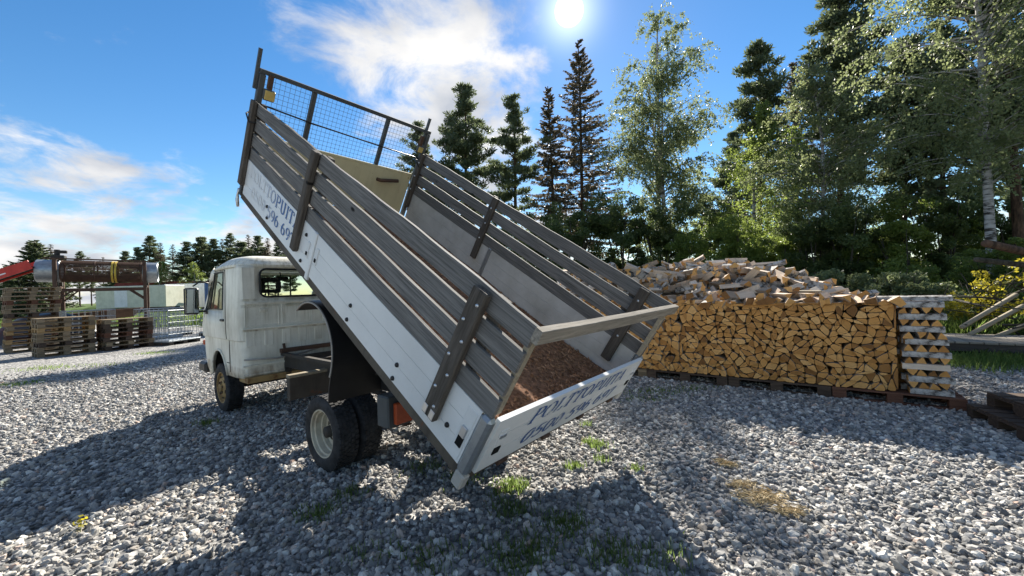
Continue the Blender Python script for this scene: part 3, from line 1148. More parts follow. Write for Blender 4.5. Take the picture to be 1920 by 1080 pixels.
# undergrowth
uD = bush('leafy_bush', 'dark bush at the foot of the tall spruce', px(1085, 31), 9.4, 3.3, 'dark_leaf', .155, 90, 320)
uB = bush('leafy_bush', 'sunlit yellow-green bush below the round-crowned pine', px(1400, 24), 6.4, 2.7, 'bright_leaf', .13, 80, 300)
uY = bush('leafy_bush', 'bright green young maple glowing in the gap below the dark pine', px(1700, 18), 5.4, 2.3, 'bright_leaf', .12, 70, 280)
uS = bush('leafy_bush', 'low pale bush right behind the end of the firewood stack', px(1690, 12), 1.9, 1.2, 'birch_leaf', .09, 46, 190)
G3 = 'bushes along the edge of the woods'
for (src, u, Y, s, sz, rz, lab) in ((uD, 1010, 34, 1.0, .9, 1, 'dark bush at the foot of the shorter ragged spruce'), (uD, 1165, 30, .95, .95, 2.2, 'dark bush between the tall spruce and the free-standing birch'), (uD, 1235, 29, .9, .92, 3.1, 'dark bush at the foot of the free-standing birch'),
                                    (uB, 1300, 27, .9, .9, .4, 'sunlit bush past the foot of the free-standing birch'), (uD, 1335, 30, .85, .8, 5.2, 'dark bush behind the sunlit bush next to the free-standing birch'), (uB, 1460, 22, .8, .8, 2.6, 'sunlit bush between the round-crowned pine and the silvery birch'),
                                    (uD, 1525, 21, .75, .62, 4.0, 'dark bush at the foot of the silvery birch'), (uD, 1590, 20, .7, .65, 1.8, 'dark bush at the foot of the tallest pine'), (uB, 1640, 21, .8, .8, 3.7, 'sunlit bush between the tallest pine and the dark pine'), (uD, 1765, 19, .75, .72, .6, 'dark bush at the foot of the dark spruce'),
                                    (uB, 1835, 20, .9, .9, 5.8, 'sunlit bush between the dark spruce and the big leafy birch'), (uD, 1905, 19, .75, .65, 2.9, 'dark bush behind the brush pile'), (uS, 1620, 13, 1.0, 1.0, 1.2, 'low pale bush behind the middle of the firewood stack'), (uS, 1740, 11.5, 1.0, .8, 3.0, 'low pale bush past the criss-crossed end of the stack'),
                                    (uS, 1545, 14, 1.2, 1.1, 4.4, 'low pale bush behind the loose firewood heap'), (uY, 1590, 22, .9, .9, 2.0, 'young green maple in front of the tallest pine'), (uD, 940, 36, 1.0, .95, 4.9, 'dark bush behind the top edge of the truck bed'), (uB, 1870, 14, .55, .5, 1.9, 'small sunlit bush in the tall grass below the big leafy birch')):
    copy_tree(src, lab, px(u, Y), rz, (s, s, sz), G3)
# the edge of the woods goes on to the right, behind the viewer's shoulder (the truck's mirror shows it)
for i, (src, x, y, s) in enumerate(((pA, 25, -4, .8), (bF, 22, -9, .9), (pI, 29, -13, .9), (bE, 23, -14, 1.0), (pG, 31, -6, .85), (pA, 27, -19, .8), (bF, 24, 1, .9), (uD, 21, -6, .8), (uD, 22, -12, .8), (uD, 21, -1, .8))):
    copy_tree(src, ['tree', 'bush'][i > 6] + ' of the woods on the near side of the yard, only seen in the mirror', (x, y, 0), i * 1.7, (s, s, s), 'woods on the near side')
# far line across the road on the left
G4 = 'far trees beyond the containers'
far = [(pA, 238, 470, 62), (pB, 262, 462, 64), (pA, 282, 440, 66), (sC2, 303, 455, 64), (sC2, 325, 458, 62), (pA, 352, 452, 60), (pI, 378, 442, 62), (pA, 402, 446, 61), (sC2, 418, 448, 66), (pB, 432, 436, 63), (pI, 452, 452, 62),
       (sC2, 470, 440, 66), (pA, 486, 440, 62), (sC2, 503, 446, 60), (pB, 522, 452, 60), (pA, 545, 450, 62), (bE, 300, 488, 56), (bE, 365, 490, 54), (sC2, 96, 458, 58), (pB, 150, 470, 66), (sC2, 30, 500, 70), (pA, 8, 498, 66), (sC2, 195, 482, 74), (pI, 120, 480, 64), (pB, 172, 490, 70), (pA, 215, 492, 66)]
Hs = {}
for s_ in (pA, pB, sC2, pI, bE):
    Hs[s_] = max(v.co.z for v in s_.children[0].data.vertices)
for i, (src, u, v, Y) in enumerate(far):
    h = ht(v, u, Y)
    k = h / Hs[src]
    kind = {pA: 'pine', pB: 'slender pine', pI: 'dark pine', sC2: 'pointed spruce', bE: 'light green birch'}[src]
    where = 'red conveyor' if u < 110 else 'rusty drum' if u < 230 else 'cream trailer' if u < 312 else 'white container' if u < 385 else 'truck cab roof'
    copy_tree(src, 'far %s in the tree line beyond the %s' % (kind, where), px(u, Y), i * 1.3, (k * 1.15, k * 1.15, k), G4)
spruce('spruce_tree', 'green broad spruce rising behind the red conveyor', px(66, 44), ht(452, 66, 44), 4.2, .02, mat='pine_needle', whorls=40, sprays=46)


def blades(name, pts, hmin, hmax, mat, label, wid=0.012, cat='grass', lean=.5, parent=None):
    n = len(pts)
    az = rng.uniform(0, 6.283, n)
    h = rng.uniform(hmin, hmax, n)
    ln = rng.uniform(0.1, lean, n) * h
    s = np.stack([np.cos(az + 1.57), np.sin(az + 1.57), np.zeros(n)], 1) * wid * .5
    t = np.stack([np.cos(az) * ln, np.sin(az) * ln, h], 1)
    mid = np.stack([np.cos(az) * ln * .35, np.sin(az) * ln * .35, h * .6], 1)
    v = np.stack([pts - s, pts + s, pts + mid + s * .7, pts + t, pts + mid - s * .7], 1).reshape(-1, 3)
    f = np.arange(n * 5).reshape(n, 5)
    me = fast_mesh(name, v, f, [mat], np.clip(.5 + .3 * rng.normal(size=n), 0, 1))
    o = link(name, me, parent)
    return tag(o, label, cat, kind='stuff')


def scatter(n, cx, cy, rx, ry, z=0.0):
    a = rng.normal(size=(n, 2)) * .5
    return np.stack([cx + a[:, 0] * rx, cy + a[:, 1] * ry, np.full(n, z)], 1)


def gpt(u, v):
    r = cam_ray(u, v)
    k = -CAM_H / r.z
    return (r.x * k, r.y * k)


P = []
for (u, v, n, r) in ((965, 915, 240, .12), (940, 925, 130, .14), (1075, 880, 120, .07), (1122, 838, 130, .10), (1105, 832, 70, .07), (1130, 868, 60, .06), (1190, 884, 60, .06), (1100, 800, 50, .05), (1085, 775, 50, .06), (1060, 990, 330, .16), (975, 1045, 420, .22), (1150, 1042, 280, .2), (870, 900, 200, .16), (960, 960, 200, .14), (600, 965, 150, .16), (660, 930, 120, .14), (390, 796, 160, .14), (800, 880, 150, .2), (820, 1050, 140, .2), (700, 1040, 80, .2), (1250, 1055, 110, .15)):
    g = gpt(u, v)
    P.append(scatter(int(n * 1.0), g[0], g[1], r * 1.1, r * .9))
blades('grass', np.concatenate(P), .015, .085, 'grass_blade', 'small green grass tufts growing through the gravel round the tailgate', .0055)
P = []
for (u, v, n, r) in ((90, 690, 330, .8), (30, 721, 220, .4), (62, 716, 90, .25), (190, 685, 120, .9), (290, 662, 300, .6), (1240, 735, 420, .5), (1300, 728, 200, .35), (1210, 750, 130, .3)):
    g = gpt(u, v)
    P.append(scatter(n, g[0], g[1], r, r * .5))
blades('grass', np.concatenate(P), .015, .05, 'grass_blade', 'low green weeds in the gravel by the pallets', .012)
n = 26000
P = np.stack([rng.uniform(6.5, 22, n), rng.uniform(8.6, 17, n), np.zeros(n)], 1)
P = P[(P[:, 0] > 0.72 * P[:, 1]) & (P[:, 0] < 1.6 * P[:, 1])]
blades('grass', P, .18, .62, 'grass_blade', 'tall green grass behind the wooden platform', .016)
n = 9000
P = np.stack([rng.uniform(7.4, 13.5, n), rng.uniform(6.0, 7.4, n), np.zeros(n)], 1)
P = P[rng.uniform(0, 1, len(P)) < np.clip((P[:, 1] - 5.8) / 1.2, 0, 1)]
blades('grass', P, .05, .2, 'grass_blade', 'short weeds in front of the wooden platform', .012)
n = 16000
P = np.stack([rng.uniform(2, 20, n), rng.uniform(10, 24, n), np.zeros(n)], 1)
blades('grass', P, .2, .7, 'dry_grass', 'rank grass under the trees behind the firewood', .022)
n = 14000
P = np.stack([rng.uniform(-34, -8, n), rng.uniform(23, 34, n), np.zeros(n)], 1)
blades('grass', P, .25, .75, 'grass_blade', 'long sunlit grass beyond the rusty drum', .05)
# straw patches on the gravel
P = []
for (u, v, n, r) in ((1430, 940, 700, .17), (1390, 915, 260, .10), (1480, 965, 300, .10), (1368, 877, 220, .06), (1350, 870, 90, .05)):
    g = gpt(u, v)
    P.append(scatter(n, g[0], g[1], r, r * .6, .022))
P = np.concatenate(P)
dr = rand_unit(len(P)) * np.array([1, 1, .22])
v, f = leaf_quads(P + np.array([0, 0, 1]) * rng.uniform(0, .022, len(P))[:, None], .055, .09, dr)
me = fast_mesh('straw', v, f, ['straw_stalk'])
tag(link('straw', me), 'small spill of dry straw on the gravel', 'straw', kind='stuff')

# ------------------------------------------------------------------ pallets
PM = {}


def pallet_meshes(mat):
    if mat in PM:
        return PM[mat]
    d = {}
    for nm, (lx, ly, lz) in dict(wide=(1.2, .145, .022), narrow=(1.2, .10, .022), cross=(.145, .8, .022), block=(.145, .10, .078), blockw=(.145, .145, .078), bottom=(1.2, .10, .022)).items():
        d[nm] = MB().box(-lx / 2, lx / 2, -ly / 2, ly / 2, -lz / 2, lz / 2, 0, None, .003).mesh('pallet_piece', [mat])
    PM[mat] = d
    return d


def pallet(loc, rz, label, mat='pallet_wood', group=None):
    d = pallet_meshes(mat)
    r = thing('pallet', label, 'pallet', loc, rz, group)
    for y in (-.35, 0, .35):
        link('bottom_board', d['bottom'], r, (0, y, .011))
        for x in (-.5275, 0, .5275):
            link('block', d['blockw' if y == 0 else 'block'], r, (x, y, .061))
    for x in (-.5275, 0, .5275):
        link('cross_board', d['cross'], r, (x, 0, .111))
    for y, k in ((-.3275, 'wide'), (-.165, 'narrow'), (0, 'wide'), (.165, 'narrow'), (.3275, 'wide')):
        link('deck_board', d[k], r, (random.uniform(-.004, .004), y, .133))
    return r


ORD = ['lowest', 'second', 'third', 'fourth', 'fifth', 'sixth', 'seventh', 'eighth', 'ninth', 'tenth', 'eleventh', 'twelfth', 'thirteenth', 'fourteenth', 'fifteenth']


def stack_of(n, x, y, rz, where, mats, jit=.02):
    for k in range(n):
        top = 'topmost' if k == n - 1 else ORD[k]
        pallet((x + random.uniform(-jit, jit), y + random.uniform(-jit, jit), k * .1445), rz + random.uniform(-.025, .025),
               '%s wooden pallet%s %s' % (top, '' if top in ('topmost', 'lowest') else ' from the ground', where), mats[k % len(mats)] if isinstance(mats, list) else mats, 'pallets ' + where)


def corner_centre(c, ang, a=.6, b=.4):
    return c[0] + math.cos(ang) * a - math.sin(ang) * b, c[1] + math.sin(ang) * a + math.cos(ang) * b


A2 = math.atan2(.86, .53)
c2 = corner_centre((-14.05, 11.50), A2)
stack_of(8, c2[0], c2[1], A2, 'in the eight-high stack before the wire cages', ['pallet_wood', 'pallet_wood', 'pallet_dark', 'pallet_wood', 'pallet_wood', 'pallet_new', 'pallet_wood', 'pallet_wood'])
A3 = math.atan2(.86, .48)
c3 = corner_centre((-13.12, 12.52), A3)
stack_of(7, c3[0], c3[1], A3, 'in the dark seven-high stack beside the wire cages', ['pallet_dark', 'pallet_wood', 'pallet_dark', 'pallet_red', 'pallet_dark', 'pallet_dark', 'pallet_wood'])
c1 = corner_centre((-16.5, 12.5), math.atan2(.84, .54))
stack_of(15, c1[0] - .1, c1[1] + .25, math.atan2(.84, .54), 'in the tallest stack below the red conveyor', ['pallet_wood', 'pallet_wood', 'pallet_new', 'pallet_red', 'pallet_new', 'pallet_wood', 'pallet_new', 'pallet_wood', 'pallet_dark', 'pallet_wood', 'pallet_wood', 'pallet_red', 'pallet_wood', 'pallet_wood', 'pallet_wood'], .04)
# two dark pallets at the right
pallet((5.39, 3.72, 0), R_(-23.6), 'lower of two dark weathered pallets beside the firewood stack', 'pallet_dark')
pallet((5.55, 3.66, .1445), R_(-20), 'upper of two dark reddish pallets beside the firewood stack', 'pallet_dark')

# ------------------------------------------------------------------ firewood
E_ANG = math.atan2(-.588, .809)
S0 = Vector((1.30, 7.30, 0))
LS, LH, Z0 = 4.66, 1.08, .1445
EV = Vector((.809, -.588, 0))
NV = Vector((.588, .809, 0))
pm = ['pallet_wood', 'pallet_dark', 'pallet_dark', 'pallet_red']
for k in range(4):
    c = S0 + EV * (.62 + k * 1.21 - .05) + NV * .36
    pallet(c, E_ANG + random.uniform(-.01, .01), 'pallet carrying the firewood stack, %s' % ['hidden half behind the tailgate', 'next to the one behind the tailgate', 'second from the criss-crossed end', 'reddish one under the criss-crossed end'][k], pm[k], 'pallets under the firewood')

stack = thing('firewood_stack', 'long neat stack of split birch firewood with criss-crossed end', 'firewood', S0, E_ANG)
LOG_M = ['log_end', 'log_split', 'birch_bark']


def log_from_poly(poly, ln, tint, bark=None, mb=None, M=None):
    """prism along local Z; poly list of (x, y)"""
    n = len(poly)
    v = [(x, y, -ln / 2) for x, y in poly] + [(x, y, ln / 2) for x, y in poly]
    f = [tuple(range(n))[::-1], tuple(range(n, 2 * n))]
    m = [0, 0]
    for i in range(n):
        f.append((i, (i + 1) % n, (i + 1) % n + n, i + n))
        m.append(2 if bark and i in bark else 1)
    mb = mb or MB()
    mb.add(v, f, m, M, tint)
    return mb


def rounded(poly, cut=.2):
    out = []
    n = len(poly)
    for i in range(n):
        p, a, b = np.array(poly[i]), np.array(poly[i - 1]), np.array(poly[(i + 1) % n])
        c1_, c2_ = random.uniform(.06, cut), random.uniform(.06, cut)
        out.append(p + (a - p) * c1_)
        out.append(p + (b - p) * c2_)
    return out


def packed_polys(x0, x1, z0, z1, sp):
    pts = []
    row = 0
    z = z0
    while z < z1 + sp * .4:
        x = x0 + (sp / 2 if row % 2 else 0)
        while x < x1 + sp * .3:
            jx = random.uniform(-.33, .33) * sp
            jz = random.uniform(-.30, .30) * sp
            if z <= z0 + 1e-6:
                jz = 0
            pts.append(Vector((min(max(x + jx, x0), x1), z + jz)))
            x += sp * random.uniform(.85, 1.15)
        z += sp * .80
        row += 1
    vs, es, fs, *_ = delaunay_2d_cdt(pts, [], [], 0, 1e-5)
    fs = [list(f) for f in fs]
    used = set()
    emap = {}
    for i, f in enumerate(fs):
        for k in range(3):
            emap.setdefault(frozenset((f[k], f[(k + 1) % 3])), []).append(i)
    polys = []
    order = list(range(len(fs)))
    random.shuffle(order)
    for i in order:
        if i in used:
            continue
        used.add(i)
        poly = fs[i]
        if random.random() < .34:
            ks = [0, 1, 2]
            random.shuffle(ks)
            for k in ks:
                e = frozenset((poly[k], poly[(k + 1) % 3]))
                o = [q for q in emap[e] if q != i and q not in used]
                if o:
                    third = [q for q in fs[o[0]] if q not in e][0]
                    poly = poly[:k + 1] + [third] + poly[k + 1:]
                    used.add(o[0])
                    break
        P_ = [np.array(vs[q]) for q in poly]
        # keep convex polygons only
        cr = []
        for k in range(len(P_)):
            a, b, c = P_[k - 1], P_[k], P_[(k + 1) % len(P_)]
            cr.append((b[0] - a[0]) * (c[1] - b[1]) - (b[1] - a[1]) * (c[0] - b[0]))
        ar = .5 * abs(sum(P_[k - 1][0] * P_[k][1] - P_[k - 1][1] * P_[k][0] for k in range(len(P_))))
        if ar < .0009:
            continue
        if min(cr) < 0 < max(cr):
            polys.append(P_[:3])
        else:
            polys.append(P_)
    return polys


random.seed(21)
polys = packed_polys(0.0, LS - .42, Z0 + .002, Z0 + LH, .104)
logs = []
for P_ in polys:
    c = sum(P_) / len(P_)
    k = random.uniform(.86, .96)
    P2 = [(p - c) * k for p in P_]
    logs.append((c, rounded(P2, .30)))
logs.sort(key=lambda q: -q[0][0])           # nearest the camera first
MX = Matrix.Rotation(R_(90), 4, 'X')
rest = MB()
count = 0
for c, P2 in logs:
    dep = random.uniform(-.03, .03) + (.03 if random.random() < .06 else 0)
    ln = .335
    tint = min(1, max(0, random.gauss(.55, .27)))
    bark = {0, 1} if random.random() < .5 else None
    if count < 185:
        o = link('log', log_from_poly(P2, ln, tint, bark).mesh('log', LOG_M), stack, (c[0], ln / 2 + dep, c[1]), (R_(90), R_(random.uniform(-1, 1)), 0))
        count += 1
    else:
        log_from_poly(P2, ln, tint, bark, rest, Matrix.Translation((c[0], ln / 2 + dep, c[1])) @ MX)
# a second row behind keeps daylight out of the gaps
for P_ in packed_polys(0.0, LS - .05, Z0 + .002, Z0 + LH - .04, .19):
    c = sum(P_) / len(P_)
    log_from_poly(rounded([(p - c) * .97 for p in P_], .1), .33, random.random(), None, rest, Matrix.Translation((c[0], .52, c[1])) @ MX)
r_ = rest.build('packed_logs', LOG_M, stack)
tag(r_, kind='stuff')


def wedge(r=.075, ang=1.3, irr=.2):
    """a split piece: apex and a bark arc"""
    n = 3
    pts = [(0, 0)]
    for i in range(n + 1):
        t = -ang / 2 + ang * i / n
        q = r * random.uniform(1 - irr, 1 + irr * .5)
        pts.append((q * math.sin(t), q * math.cos(t)))
    c = np.mean(pts, axis=0)
    return [(np.array(p) - c) for p in pts]


HEAPW = []
for i in range(18):
    w = wedge(random.uniform(.07, .115), random.uniform(.8, 2.0), .25)
    HEAPW.append(log_from_poly(w, random.uniform(.32, .50), min(1, max(0, random.gauss(.72, .25))), {1, 2, 3} if i % 3 else {2}).mesh('log', LOG_M))
WEDGES = []
for i in range(16):
    w = wedge(random.uniform(.085, .135), random.uniform(.8, 1.9), .22)
    WEDGES.append(log_from_poly(w, random.uniform(.30, .36), min(1, max(0, random.gauss(.5, .28))), {1, 2, 3} if i % 3 else {2}).mesh('log', LOG_M))

# loose top course
x = .04
while x < LS - .40:
    o = link('log', random.choice(WEDGES), stack, (x, .145 + random.uniform(-.05, .05), Z0 + LH + .035 + random.uniform(-.012, .02)),
             (R_(90) + random.uniform(-.10, .10), random.choice([0, math.pi]) + random.uniform(-.5, .5), random.uniform(-.42, .42)))
    x += random.uniform(.085, .125)
x = .1
while x < LS - .45:
    link('log', random.choice(WEDGES), stack, (x, .16 + random.uniform(-.10, .12), Z0 + LH + .105 + random.uniform(-.015, .03)),
         (R_(90) + random.uniform(-.16, .16), random.uniform(0, 6.28), random.uniform(-.7, .7)))
    x += random.uniform(.10, .30)
# criss-crossed end column
z = Z0 + .005
xc0 = LS - .40
for lay in range(8):
    hh = random.uniform(.062, .075)
    x0_ = xc0 + random.uniform(-.02, .03) + (8 - lay) * .004
    # lengthwise pieces, one to the front, two behind
    for q, yy in enumerate((.045, .15, .26)):
        w = [(-.055, -hh / 2), (.05, -hh / 2 + .004), (.055, hh / 2 - .012), (.0, hh / 2), (-.045, hh / 2 - .006)]
        bark = {4, 3, 2} if random.random() < .75 else set()
        ln = random.uniform(.36, .42)
        me = log_from_poly(w, ln, random.uniform(.3, .95), bark).mesh('log', LOG_M)
        link('log', me, stack, (x0_ + .2 + random.uniform(-.025, .025), yy, z + hh / 2)).rotation_euler = (Matrix.Rotation(random.uniform(-.07, .07), 3, 'Z') @ Matrix(((0, 0, 1), (1, 0, 0), (0, 1, 0)))).to_euler()
    z += hh
    if lay == 7:
        break
    hh = random.uniform(.072, .085)
    xx = x0_ + .05
    for q in range(4):
        wd = random.uniform(.075, .10)
        w = [(-wd / 2, -hh / 2), (wd / 2, -hh / 2), (wd / 2 - .012, -hh / 2 + .03), (random.uniform(-.02, .02), hh / 2), (-wd / 2 + .01, -hh / 2 + .032)]
        me = log_from_poly(w, .335, min(1, max(0, random.gauss(.5, .2))), {1, 2} if random.random() < .4 else None).mesh('log', LOG_M)
        link('log', me, stack, (xx, .17 + random.uniform(-.03, .03), z + hh / 2), (R_(90), random.choice([0, 0, math.pi]) , random.uniform(-.08, .08)))
        xx += random.uniform(.088, .106)
    z += hh
o = link('log', log_from_poly([(-.06, -.03), (.06, -.03), (.05, .02), (0, .035), (-.05, .02)], .75, .3, {1, 2, 3, 4}).mesh('log', LOG_M), stack, (LS - .30, .12, z + .035))
o.rotation_euler = (Matrix(((0, 0, 1), (1, 0, 0), (0, 1, 0)))).to_euler()

# heap thrown behind the stack
heap = thing('firewood_heap', 'loose heap of split firewood thrown up behind the neat stack', 'firewood', S0, E_ANG)


def heap_z(a, y):
    hx = 1.0 if a < 2.4 else max(0.0, 1 - ((a - 2.4) / 1.75) ** 1.5)
    hx *= 1 - .12 * math.sin(a * 2.1 + .6) ** 2
    if y < 1.45:
        t = max(0, (y - .30) / 1.15)
        zz = 1.16 + (.86 * hx) * (t ** .8)
    else:
        t = (y - 1.45) / 2.0
        zz = (1.16 + .86 * hx) * max(0, 1 - t ** 1.3)
    return zz


random.seed(5)
core = MB()
na, ny = 30, 20
for j in range(ny):
    for i in range(na):
        a, y = -1.2 + i * (5.5 / (na - 1)), .42 + j * (3.1 / (ny - 1))
        core.v.append((a, y, max(.0, heap_z(a, y) - .30)))
for j in range(ny - 1):
    for i in range(na - 1):
        core.f.append((j * na + i, j * na + i + 1, (j + 1) * na + i + 1, (j + 1) * na + i))
        core.m.append(0)
        core.t.append(.1)
tag(core.build('bark_litter_or_core', ['log_split'], heap), kind='stuff')  # solid dark core added unseen under the logs to block light
deep = MB()
hl = 0
for k in range(900):
    individual = k >= 610
    a = random.uniform(-1.1, 4.2)
    y = random.uniform(.36, 2.1) if random.random() < .8 else random.uniform(1.4, 3.2)
    zz = heap_z(a, y)
    if zz < .25:
        continue
    off = random.uniform(-.02, .06) if individual else random.uniform(-.22, -.03)
    az = random.uniform(0, 6.283)
    M = Matrix.Translation((a, y, zz + off)) @ Euler((R_(90) + random.gauss(0, .35), random.uniform(0, 6.28), 0)).to_matrix().to_4x4()
    M = Matrix.Translation((a, y, zz + off)) @ Matrix.Rotation(az, 4, 'Z') @ Matrix.Rotation(R_(90) + random.gauss(0, .26), 4, 'X') @ Matrix.Rotation(random.uniform(0, 6.28), 4, 'Z')
    if individual:
        o = link('log', random.choice(HEAPW), heap)
        o.matrix_local = M
    else:
        log_from_poly(wedge(random.uniform(.085, .13), random.uniform(.8, 1.9), .22), .33, min(1, max(0, random.gauss(.4, .28))), {1, 2, 3}, deep, M)
tag(deep.build('buried_logs', LOG_M, heap), kind='stuff')
# a few planks lying on top near the end
for (a, y, zz, az, ln) in ((3.75, .55, 1.29, .12, .9), (3.2, .62, 1.40, -.2, .7)):
    MB().box(-ln / 2, ln / 2, -.06, .06, -.014, .014, 0, None, .003).build('plank', ['pale_wood'], heap, loc=(a, y, zz), rot=(.05, .02, az))

# ------------------------------------------------------------------ right-hand edge: platform, brush, poles
plat = thing('wooden_platform', 'low platform of grey weathered boards in front of the grass', 'platform', (7.75, 8.06, 0), E_ANG)
bme = MB().box(-.085, .085, 0, 1.5, -.02, .02, 0, None, .003).mesh('deck_board', ['rail_wood'])
for k in range(26):
    link('deck_board', bme, plat, (.1 + k * .185, random.uniform(-.01, .01), .27), (0, 0, random.uniform(-.008, .008)))
MB().box(0, 4.9, .03, .09, .10, .249, 0, None, .003).build('beam', ['dark_plank'], plat)
MB().box(0, 4.9, 1.38, 1.44, .10, .249, 0, None, .003).build('beam', ['dark_plank'], plat)
for k in range(5):
    MB().box(k * 1.15 + .1, k * 1.15 + .28, .05, .2, 0, .10, 0, None, .004).build('block', ['dark_plank'], plat)

random.seed(9)
br = thing('brush_pile', 'tangled pile of cut branches and poles at the edge of the grass', 'brush', (11.1, 8.5, 0))
for k in range(46):
    az = random.uniform(2.2, 4.4) if k % 3 else random.uniform(0, 6.28)
    el = random.uniform(-.25, .5)
    d = Vector((math.cos(az) * math.cos(el), math.sin(az) * math.cos(el), math.sin(el)))
    b0 = Vector((random.uniform(-.7, 1.6), random.uniform(-1.3, .8), random.uniform(.1, 1.5)))
    ln = random.uniform(1.0, 2.4)
    r = random.uniform(.012, .035)
    pts = [b0 - d * ln * .5, b0 + Vector((random.uniform(-.1, .1), random.uniform(-.1, .1), random.uniform(-.05, .1))), b0 + d * ln * .5]
    for p in pts:
        p.z = max(p.z, .03)
    MB().tube(pts, [r, r * .8, r * .35], 6).build('branch', ['grey_bark'], br, True)
MB().tube([(-2.25, -1.25, 2.14), (-1.4, -1.0, 2.02), (-.2, -.6, 1.86), (1.2, -.1, 1.62)], [.07, .075, .08, .085], 10).build('pole', ['pine_trunk'], br, True)
MB().tube([(-1.9, -.8, 1.86), (-.4, -.5, 1.7), (1.5, 0, 1.4)], [.05, .06, .065], 10).build('pole', ['grey_bark'], br, True)
for (x0_, z0_, x1_, z1_, yo) in ((-1.55, .45, -.1, 1.1, -.2), (-1.5, .30, .1, .95, -.3), (-1.3, .2, .4, .7, -.45)):
    MB().tube([(x0_, yo, z0_), (x1_, yo + .2, z1_)], .045, 6).build('pole', ['pale_wood'], br, True)
bush('leafy_bush', 'yellow-leaved shrub growing over the brush pile', (11.6, 9.6, 0), 2.0, 1.15, 'yellow_leaf', .075, 36, 60)
# a single yellow-leaved weed on the bare gravel
g = gpt(150, 1000)
wd = thing('weed', 'lone yellow-green weed on sunlit gravel away from the truck', 'plant', (g[0], g[1], 0))
MB().tube([(0, 0, 0), (.006, .004, .05), (.0, .01, .085)], .0025, 5).build('stem', ['grass_blade'], wd)
Pw = np.array([0, .008, .075]) + rng.normal(size=(26, 3)) * np.array([.016, .016, .02])
v, f = leaf_quads(Pw, .032, .6)
link('leaves', fast_mesh('leaves', v, f, ['yellow_leaf'], np.full(26, .6)), wd)

# ------------------------------------------------------------------ the tipper truck
TR = thing('tipper_truck', 'old white tipper truck with its plank-sided bed raised', 'truck', (-1.1534, 4.2426, 0), R_(141.143))
BL, BW, BH = 4.073, 1.079, .394
WB, RT = 3.05, .3316


def wheel(x, yc, side, rim_kind, parent=TR, holes=6, rimmat='rim_cream'):
    """side +1: outer face towards +Y"""
    hub = MB()
    hub.lathe([(0.0, .05), (.05, .05), (.055, -.06), (0.0, -.06)], 16)
    h = hub.build('wheel', ['chassis_black'], parent, True, (x, yc, RT), (0, 0, 0 if side > 0 else math.pi))
    t = MB()
    R, w = RT, .1
    prof = [(.212, .083), (.222, .094), (.245, .101), (.275, .104), (.300, .098), (R - .010, .086), (R - .004, .070), (R - .004, .0), (R - .004, -.070), (R - .010, -.086), (.300, -.098), (.275, -.104), (.245, -.101), (.222, -.094), (.212, -.083)]
    t.lathe(prof, 44)
    for k in range(46):
        a0 = 2 * math.pi * k / 46
        for row, (ya, yb, sh) in enumerate(((-.084, -.052, 0.0), (-.046, -.016, .5), (-.012, .012, .15), (.016, .046, .6), (.052, .084, .1))):
            a = a0 + sh * 2 * math.pi / 46
            M = Matrix.Rotation(-a, 4, 'Y')
            t.box(R - .012, R + .0035, ya, yb, -.0155, .0155, 0, M)
    o = t.build('tyre', ['rubber'], h)
    o.data.materials[0] = MATS['tread_rubber']
    smooth_by_angle(o, 40)
    r = MB()
    if rim_kind == 'dish':
        r.lathe([(.214, .078), (.219, .086), (.214, .090), (.203, .086), (.200, .062), (.186, .055), (.182, .010), (.170, .002), (.166, -.035), (.150, -.045), (.085, -.050), (.080, -.020), (.055, -.016), (.050, .01), (0, .01)], 36)
        rr, aa = .122, -.043
    else:
        r.lathe([(.214, .078), (.219, .086), (.214, .090), (.203, .086), (.198, .060), (.180, .052), (.160, .060), (.120, .088), (.095, .092), (.080, .080), (.060, .080), (.055, .11), (0, .112)], 36)
        rr, aa = .142, .078
    ro = r.build('rim', [rimmat], h)
    smooth_by_angle(ro, 38)
    hm = MB()
    for k in range(holes):
        a = 2 * math.pi * k / holes + .3
        M = Matrix.Rotation(-a, 4, 'Y') @ Matrix.Translation((rr, aa + .004, 0))
        pts = [(.017 * math.cos(q), 0, .028 * math.sin(q)) for q in np.linspace(0, 2 * math.pi, 12, endpoint=False)]
        hm.add(pts, [tuple(range(12))], 0, M)
        M2 = Matrix.Rotation(-a - .5, 4, 'Y') @ Matrix.Translation((.085, aa + .006, 0))
        hm.box(-.011, .011, -.012, .018, -.011, .011, 1, M2)
    hm.build('rim_hole', ['dark_gap', 'rusty_steel'], h)
    return h


wheel(0, .867, 1, 'dish')
wheel(0, .635, -1, 'dish')
wheel(0, -.867, -1, 'dish')
wheel(0, -.635, 1, 'dish')
wheel(WB, .828, 1, 'flat', rimmat='rim_rust')
wheel(WB, -.828, -1, 'flat', rimmat='rim_rust')

# chassis
ch = MB()
for s in (-1, 1):
    ch.box(-1.45, 2.15, s * .42 - .035, s * .42 + .035, .64, .80)
    ch.box(2.05, 3.85, s * .42 - .035, s * .42 + .035, .50, .64)
    ch.box(-1.30, 2.02, s * .50 - .028, s * .50 + .028, .803, .845)
for x_ in (-1.42, -.6, .35, 1.5, 1.98):
    ch.box(x_ - .035, x_ + .035, -.385, .385, .665, .775)
ch.box(3.7, 3.76, -.8, .8, .45, .58)
cho = ch.build('chassis_frame', ['chassis_black'], TR)
MB().tube([(0, -.60, RT), (0, .60, RT)], .05, 12).build('rear_axle', ['chassis_black'], TR, True)
MB().lathe([(0, .14), (.08, .13), (.13, .06), (.14, 0), (.13, -.06), (.08, -.13), (0, -.14)], 16).build('differential', ['chassis_black'], TR, True, (0, .0, RT))
MB().tube([(.13, 0, .36), (1.6, 0, .50), (2.3, 0, .52)], .035, 10).build('drive_shaft', ['chassis_black'], TR, True)
